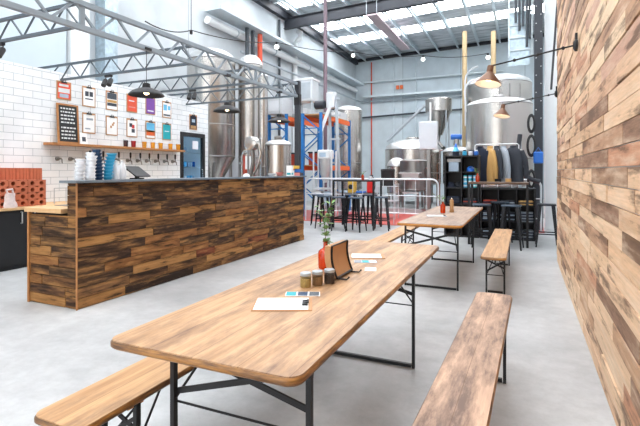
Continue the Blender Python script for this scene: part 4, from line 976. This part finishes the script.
def mug(x, y, z, m, label, g='blue and white mugs in the cube shelf'):
    t = thing('mug', label, 'mug', (x, y, z), 0, g)
    MB().lathe([(.034, 0), (.038, .005), (.038, .085), (.034, .085), (.033, .01), (.001, .01)], n=16).build('mug_body', m, t, smooth=True)
    MB().lathe([(.0385, .025), (.0385, .055)], n=16, caps=False).build('band', 'cloth_white', t, smooth=True)
x, y, z = cell(1, 3)
for r in range(3):
    for k in range(3): mug(x-.1+.1*k, y-.08, z+r*.0862, ('cyan', 'sky_print', 'teal')[(k+r) % 3], 'banded blue mug stacked in the cube of mugs')
x, y, z = cell(0, 2); folded(x, y, z, 5, ['cloth_navy', 'cloth_dark'], 'dark folded garment in the lower left cube')
x, y, z = cell(1, 2); folded(x, y, z, 4, ['cloth_dark', 'cloth_red', 'cloth_navy'], 'dark folded garment in the right cube above the lowest rows')
x, y, z = cell(0, 1); folded(x, y, z, 3, ['cloth_blue', 'cloth_navy'], 'folded garment in the tall shelf, second cube from floor')
for c_, mm in ((0, ['cloth_navy', 'cloth_blue', 'cloth_grey']), (1, ['cloth_dark', 'cloth_blue', 'cloth_navy']), (2, ['cloth_grey', 'cloth_navy'])):
    x, y, z = cell(c_, 1, True); folded(x, y, z, 7, mm, 'folded garment in the low shelf middle row, cube %s' % ('beside the tall shelf', 'in the centre', 'next to the timber wall')[c_])
    x, y, z = cell(c_, 0, True); folded(x, y, z, 6, mm[::-1], 'folded garment in the low shelf bottom row, cube %s' % ('beside the tall shelf', 'in the centre', 'next to the timber wall')[c_])
    x, y, z = cell(c_, 2, True); folded(x, y, z, 3, [('cloth_red', 'cloth_navy'), ('cloth_dark', 'cloth_grey'), ('cloth_tan', 'cloth_dark')][c_], 'folded garment in the low shelf top row, cube %s' % ('beside the tall shelf', 'in the centre', 'next to the timber wall')[c_])
# on top of tall shelf
ZT = 5*CS+.031
t = thing('cone_bottle', 'tall blue and white cone-shaped bottle on top of shelf', 'bottle', (SX+.22, SY+.15, ZT))
MB().lathe([(.07, 0), (.075, .02), (.07, .09)], n=20).build('base', 'cloth_navy', t, smooth=True); MB().lathe([(.07, .09), (.055, .14), (.035, .18)], n=20).build('band', 'sky_print', t, smooth=True); MB().lathe([(.035, .18), (.02, .24), (.008, .26)], n=20).build('tip', 'bluep', t, smooth=True)
for x, m, l in ((.40, 'cyan', 'small cyan pot on shelf top beside the cone bottle'), (.52, 'cloth_white', 'small white pot on shelf top, middle of three'), (.63, 'bluep', 'small bright blue pot on shelf top, right end')):
    t = thing('small_pot', l, 'pot', (SX+x, SY+.15, ZT)); MB().lathe([(.035, 0), (.045, .02), (.045, .08), (.03, .09)], n=16).build('pot_body', m, t, smooth=True); MB().lathe([(.031, .09), (.031, .115), (.01, .12)], n=14).build('lid', 'cloth_navy' if m != 'bluep' else 'cloth_white', t, smooth=True)
# clothes rail
RX0, RX1, RY = -1.0, -.12, 10.38
t = thing('clothes_rail', 'white tubular clothes rail hung with jackets', 'clothes rail', ((RX0+RX1)/2, RY, 0)); a = (RX1-RX0)/2
MB().tube([(-a, 0, 0.03), (-a, 0, 1.93), (-a+.03, 0, 1.96), (a-.03, 0, 1.96), (a, 0, 1.93), (a, 0, .03)], .011, 8).build('frame', 'pipe_white', t, smooth=True)
for s in (-1, 1): MB().tube([(s*a, -.2, .015), (s*a, .2, .015)], .015, 8).build('foot', 'pipe_white', t)
def jacket(x, m, label, w=.24, L=.85, rz=0.):
    t = thing('hanging_jacket', label, 'jacket', (x-.09, RY, 1.94), rz, 'garments on the clothes rail')
    MB().tube([(0, .0, .035), (0, .025, .03), (0, .02, 0), (0, 0, -.05)], .004, 6).tube([(0, -.2, -.13), (0, 0, -.05), (0, .2, -.13)], .006, 6).build('hanger', 'steel', t)
    # body hangs with shoulders along local y; turned partly to the viewer
    b = MB(); prof = [(.05, .04, -.05), (.09, .055, -.07), (.2, .07, -.13), (.21, .085, -.25), (.2, .09, -.5), (.215, .1, -L)]
    n = 20; vs = []
    for (ry, rx, z) in prof:
        for k in range(n):
            a_ = 2*PI*k/n; f = 1+.06*math.sin(5*a_+z*6); vs.append((rx*math.cos(a_)*f, ry*math.sin(a_)*f, z))
    b.add(vs, [(i*n+k, (i+1)*n+k, (i+1)*n+(k+1) % n, i*n+(k+1) % n) for i in range(len(prof)-1) for k in range(n)]+[tuple(range(n)), tuple((len(prof)-1)*n+k for k in range(n))[::-1]])
    b.build('body', m, t, smooth=True, ang=70)
    for s in (-1, 1): MB().tube([(0, s*.17, -.14), (.02, s*.24, -.3), (.04, s*.26, -.5), (.05, s*.25, -.72)], [.055, .055, .05, .042], 10).build('sleeve', m, t, smooth=True)
    MB().lathe([(.055, -.07), (.062, -.03), (.055, -.02)], n=16, caps=False).build('collar', m, t, smooth=True)
    return t
jacket(-.80, 'cloth_navy', 'navy jacket at the shelf end of the clothes rail', rz=1.2)
jacket(-.60, 'cloth_tan', 'tan jacket hanging between navy and dark ones', rz=.35)
jacket(-.46, 'cloth_dark', 'dark jacket right of the tan one', rz=.2)
jacket(-.33, 'cloth_grey', 'light grey top in the middle of the clothes rail', rz=.25)
jacket(-.14, 'cloth_dark', 'wide charcoal hooded jacket at the right rail end', rz=1.15)

# ------------------------------------------------------------------ pier services, hoses
t = thing('steel_column', 'dark steel column with bolt holes left of the white pier', 'column', (.285, 11.62, 0))
MB().box(-.09, .09, -.08, -.07, 0, 7.8).box(-.09, .09, .07, .08, 0, 7.8).box(-.005, .005, -.07, .07, 0, 7.8).build('shaft', 'charcoal', t)
b = MB(); 
for k in range(26): b.lathe([(.012, -.082), (.012, -.086)], (-.05 if k % 2 else .05, 0, 2.6+.2*k), 8, 'y')
b.build('bolt', 'steel_lt', t)
t = thing('cable_ladder', 'vertical galvanised cable ladder carrying dark conduits near pier', 'cable ladder', (-.1, 11.7, 4.1))
for s in (-1, 1): MB().box(s*.25-.015, s*.25+.015, -.03, .03, 0, 3.7).build('side_rail', 'galv_lt', t)
for k in range(12): MB().box(-.25, .25, -.01, .01, .15+.3*k, .18+.3*k).build('rung', 'galv_lt', t)
MB().box(-.27, .2, .035, .05, -.2, 1.1).build('backing_plate', 'silver_foil', t)
for x, z in ((-.1, .6), (-.02, .4), (.06, .5), (.14, .0), (.2, .2)):
    tag(MB().tube([(-.1+x, 11.63, 4.1+z+.2), (-.1+x, 11.63, 7.9)], .028, 8).build('conduit', 'pipe_dark', None, smooth=True), 'dark vertical conduit clipped to the cable ladder', 'conduit', 'conduits on the cable ladder')
for k, (z, r, m) in enumerate(((2.45, .17, 'rubber'), (1.95, .2, 'rubber'), (1.2, .17, 'rubber'))):
    t = thing('hose_coil', ('upper', 'middle', 'lower')[k]+' black hose coil hanging left of the white pier', 'hose', (.13, 11.2, z), 0, 'black hose coils by the pier')
    b = MB()
    for j in range(3):
        rr = r-.015*j; b.tube([(rr*math.cos(a)*.42, -.03*j, rr*math.sin(a)*1.2) for a in [2*PI*i/20 for i in range(21)]], .02, 8)
    b.build('coil', m, t, smooth=True); MB().tube([(0, 0, r*1.2), (0, .33, r*1.2+.02)], .012, 6).build('hook', 'steel_dk', t)
t = thing('blue_bag', 'bright blue bag hanging beside the black hose coils', 'bag', (.27, 11.15, 1.55)); MB().prism(rrect(.2, .12, .04, 4), 0, .26, .02).build('bag_body', 'bluep', t, smooth=True); MB().tube([(-.06, 0, .26), (0, 0, .36), (.06, 0, .26)], .008, 6).build('handle', 'bluep', t)
t = thing('grey_pipe', 'grey curved hose sweeping under the coils by pier', 'hose', (.0, 11.0, 0)); MB().tube(bez((-.1, 0, 2.2), (-.25, 0, 1.2), (.3, 0, 1.15), 14), .05, 10).build('hose_run', 'charcoal', t, smooth=True); MB().tube([(-.1, 0, 0), (-.1, 0, 2.2)], .03, 8).build('stand', 'galv', t)
t = thing('leaning_strut', 'thin dark metal strip leaning by top of timber wall end', 'strut', (.37, 7.86, 2.7)); MB().beam((.0, 0, -.05), (.1, 0, 1.5), .03, .06).build('strip', 'pipe_dark', t)

# ------------------------------------------------------------------ services on the walls
def pipe(name, pts, r, mat, label, cat='pipe', clips=()):
    t = thing(name, label, cat, tuple(pts[0])); p0 = Vector(pts[0])
    MB().tube([Vector(p)-p0 for p in pts], r, 12).build('run', mat, t, smooth=True)
    for c_ in clips: MB().lathe([(r+.012, -.03), (r+.012, .03)], tuple(Vector(c_)-p0), 12, 'y').build('clip', 'galv', t)
def tray(label, pts, w=.45, h=.09):
    t = thing('cable_tray', label, 'cable tray', tuple(pts[0])); p0 = Vector(pts[0])
    for a, b_ in zip(pts[:-1], pts[1:]):
        a, b_ = Vector(a)-p0, Vector(b_)-p0; d = (b_-a).normalized(); s_ = Vector((-d.y, d.x, 0))*w/2
        for q in (-1, 1): MB().beam(a+q*s_, b_+q*s_, .02, h).build('side_rail', 'galv_lt', t)
        MB().beam(a-Vector((0, 0, h/2)), b_-Vector((0, 0, h/2)), w, .01).build('base', 'galv_lt', t)
tray('wide galvanised cable tray high along left wall', [(-8.6, 11.0, 6.3), (-8.6, 24.2, 6.25)], .62)
tray('galvanised cable tray crossing the back wall', [(-8.4, 24.4, 5.6), (-1.2, 24.4, 5.6)], .3, .1)
pipe('waste_pipe', [(-8.8, 11.0, 5.98), (-8.8, 24.2, 5.98)], .12, 'pipe_white', 'fat white pipe running below the left cable tray', clips=[(-8.8, 12.5, 5.98), (-8.8, 15, 5.98), (-8.8, 18, 5.98)])
pipe('down_pipe', [(-8.78, 16.9, 7.3), (-8.62, 16.9, 7.22), (-8.64, 16.9, 7.0), (-8.88, 16.9, 6.8), (-8.88, 16.9, .05)], .11, 'pipe_white', 'white downpipe with a swan neck under the eaves')
pipe('steel_pipe', [(-8.52, 12.75, 6.2), (-8.52, 12.75, .05)], .07, 'pipe_dark', 'dark vertical pipe, left of a pair behind the truss')
pipe('steel_pipe', [(-8.52, 13.1, 6.2), (-8.52, 13.1, .05)], .07, 'pipe_dark', 'dark vertical pipe, right of a pair behind the truss')
pipe('steel_pipe', [(-8.52, 13.55, 6.2), (-8.52, 13.55, 5.0)], .09, 'pipe_red', 'short orange-red vertical pipe on the left wall')
pipe('steel_pipe', [(-8.9, 15.6, 7.4), (-8.9, 15.6, .05)], .05, 'pipe_dark', 'dark vertical pipe beside the orange-red one')
tag(MB().box(-8.99, -8.68, 7.25, 7.6, 0, 7.2).build('insulated_duct', 'silver_foil', None), 'silver foil-wrapped square duct rising on the left wall', 'duct')
tag(MB().box(-8.5, -8.3, 3.2, 3.5, 3.1, 3.2).build('junction_box', 'charcoal', None), 'dark junction box above the tiled wall', 'box') if False else None
pipe('steel_pipe', [(-7.2, 16.1, 7.2), (-7.2, 16.1, 3.2)], .09, 'pipe_purple', 'dull purple vertical pipe dropping from the dark rafter') if False else pipe('steel_pipe', [(-6.5, 14.7, 7.6), (-6.5, 14.7, .1)], .07, 'pipe_purple', 'dull purple vertical pipe dropping from the dark rafter')
pipe('flue_pipe', [(-2.55, 21.75, 7.85), (-2.55, 21.75, .05)], .11, 'pipe_tan', 'tan vertical flue pipe left of the tall tank')
pipe('flue_pipe', [(-1.3, 21.75, 7.7), (-1.3, 21.75, .05)], .11, 'pipe_tan', 'tan vertical flue pipe rising behind the tall tank')
for z, r, m, l in ((6.45, .05, 'galv_lt', 'upper horizontal pipe on the back wall'), (5.35, .04, 'galv', 'horizontal conduit just under the back wall tray'), (4.55, .05, 'pipe_dark', 'dark lowest horizontal pipe on the back wall')):
    pipe('wall_pipe', [(-8.6, 12.5, z), (-8.6, 24.3, z), (-8.6, 24.55, z), (-1.0, 24.55, z)] if z > 5 else [(-8.8, 17.3, z), (-8.8, 24.3, z-.1), (-8.6, 24.55, z-.1), (-2.2, 24.55, z+.1)], r, m, l)
for u, x, m, l in ((0, -8.0, 'pipe_red', 'thin orange vertical pipe on the back wall'), (1, -6.7, 'galv_lt', 'pale vertical conduit on back wall, left'), (2, -5.45, 'galv_lt', 'pale vertical conduit on the back wall, near its middle')):
    pipe('wall_conduit', [(x, 24.62, 7.6), (x, 24.62, .3)], .035, m, l)
for k in range(2): tag(MB().box(-6.55+.22*k, -6.4+.22*k, 24.55, 24.69, 5.95, 6.15).build('warning_plate', 'orange', None), ('left' if not k else 'right')+' of two small orange plates on the back wall', 'sign')
tag(MB().tube([(-7.7, 9.0, 7.7), (-7.7, 9.0, 4.96)], .008, 6).build('suspension_wire', 'black', None), 'thin wire holding up the festoon cable', 'wire')
# reddish duct piece at the ceiling
t = thing('roof_duct', 'flat pinkish galvanised duct hanging under the roof', 'duct', (-5.2, 18.0, 7.2)); MB().box(-.2, .2, -2, 3.2, -.03, .03).build('duct_body', plain('pinkish_galvanised', 'b9a7ad', .5, metal=.2), t)
for y in (-2, 0, 2): MB().tube([(.2, y, .03), (.2, y, .66)], .012, 6).tube([(-.2, y, .03), (-.2, y, .66)], .012, 6).build('hanger', 'galv', t)

# ------------------------------------------------------------------ light
w = bpy.data.worlds.new('sky'); S.world = w; w.use_nodes = True
bg = w.node_tree.nodes['Background']; bg.inputs[0].default_value = (.95, .97, 1, 1); bg.inputs[1].default_value = 1.2
def area(name, loc, rot, sx, sy, e, c):
    l = bpy.data.lights.new(name, 'AREA'); l.shape = 'RECTANGLE'; l.size = sx; l.size_y = sy; l.energy = e; l.color = c
    o = bpy.data.objects.new(name, l); COL.objects.link(o); o.location = loc; o.rotation_euler = rot; return o
area('front_fill', (-4.2, YF-.4, 2.5), (PI/2, 0, 0), 8.5, 4.6, 260, (1, .98, .95))  # added area lamp in the unseen open front, brightens the foreground

# ------------------------------------------------------------------ camera
cam = bpy.data.cameras.new('camera'); co = bpy.data.objects.new('camera', cam); COL.objects.link(co); S.camera = co
co.location = (0, 0, 1.38); co.rotation_euler = (PI/2, 0, math.atan(205/449.))
cam.sensor_width = 36; cam.lens = 449/640*36; cam.shift_y = -42/640; cam.clip_start = .02; cam.clip_end = 200
S.view_settings.view_transform = 'Standard'; S.view_settings.look = 'None'; S.view_settings.gamma = 1; S.view_settings.use_curve_mapping = False
S.view_settings.exposure = -.1
S.cycles.max_bounces = 8; S.cycles.diffuse_bounces = 5
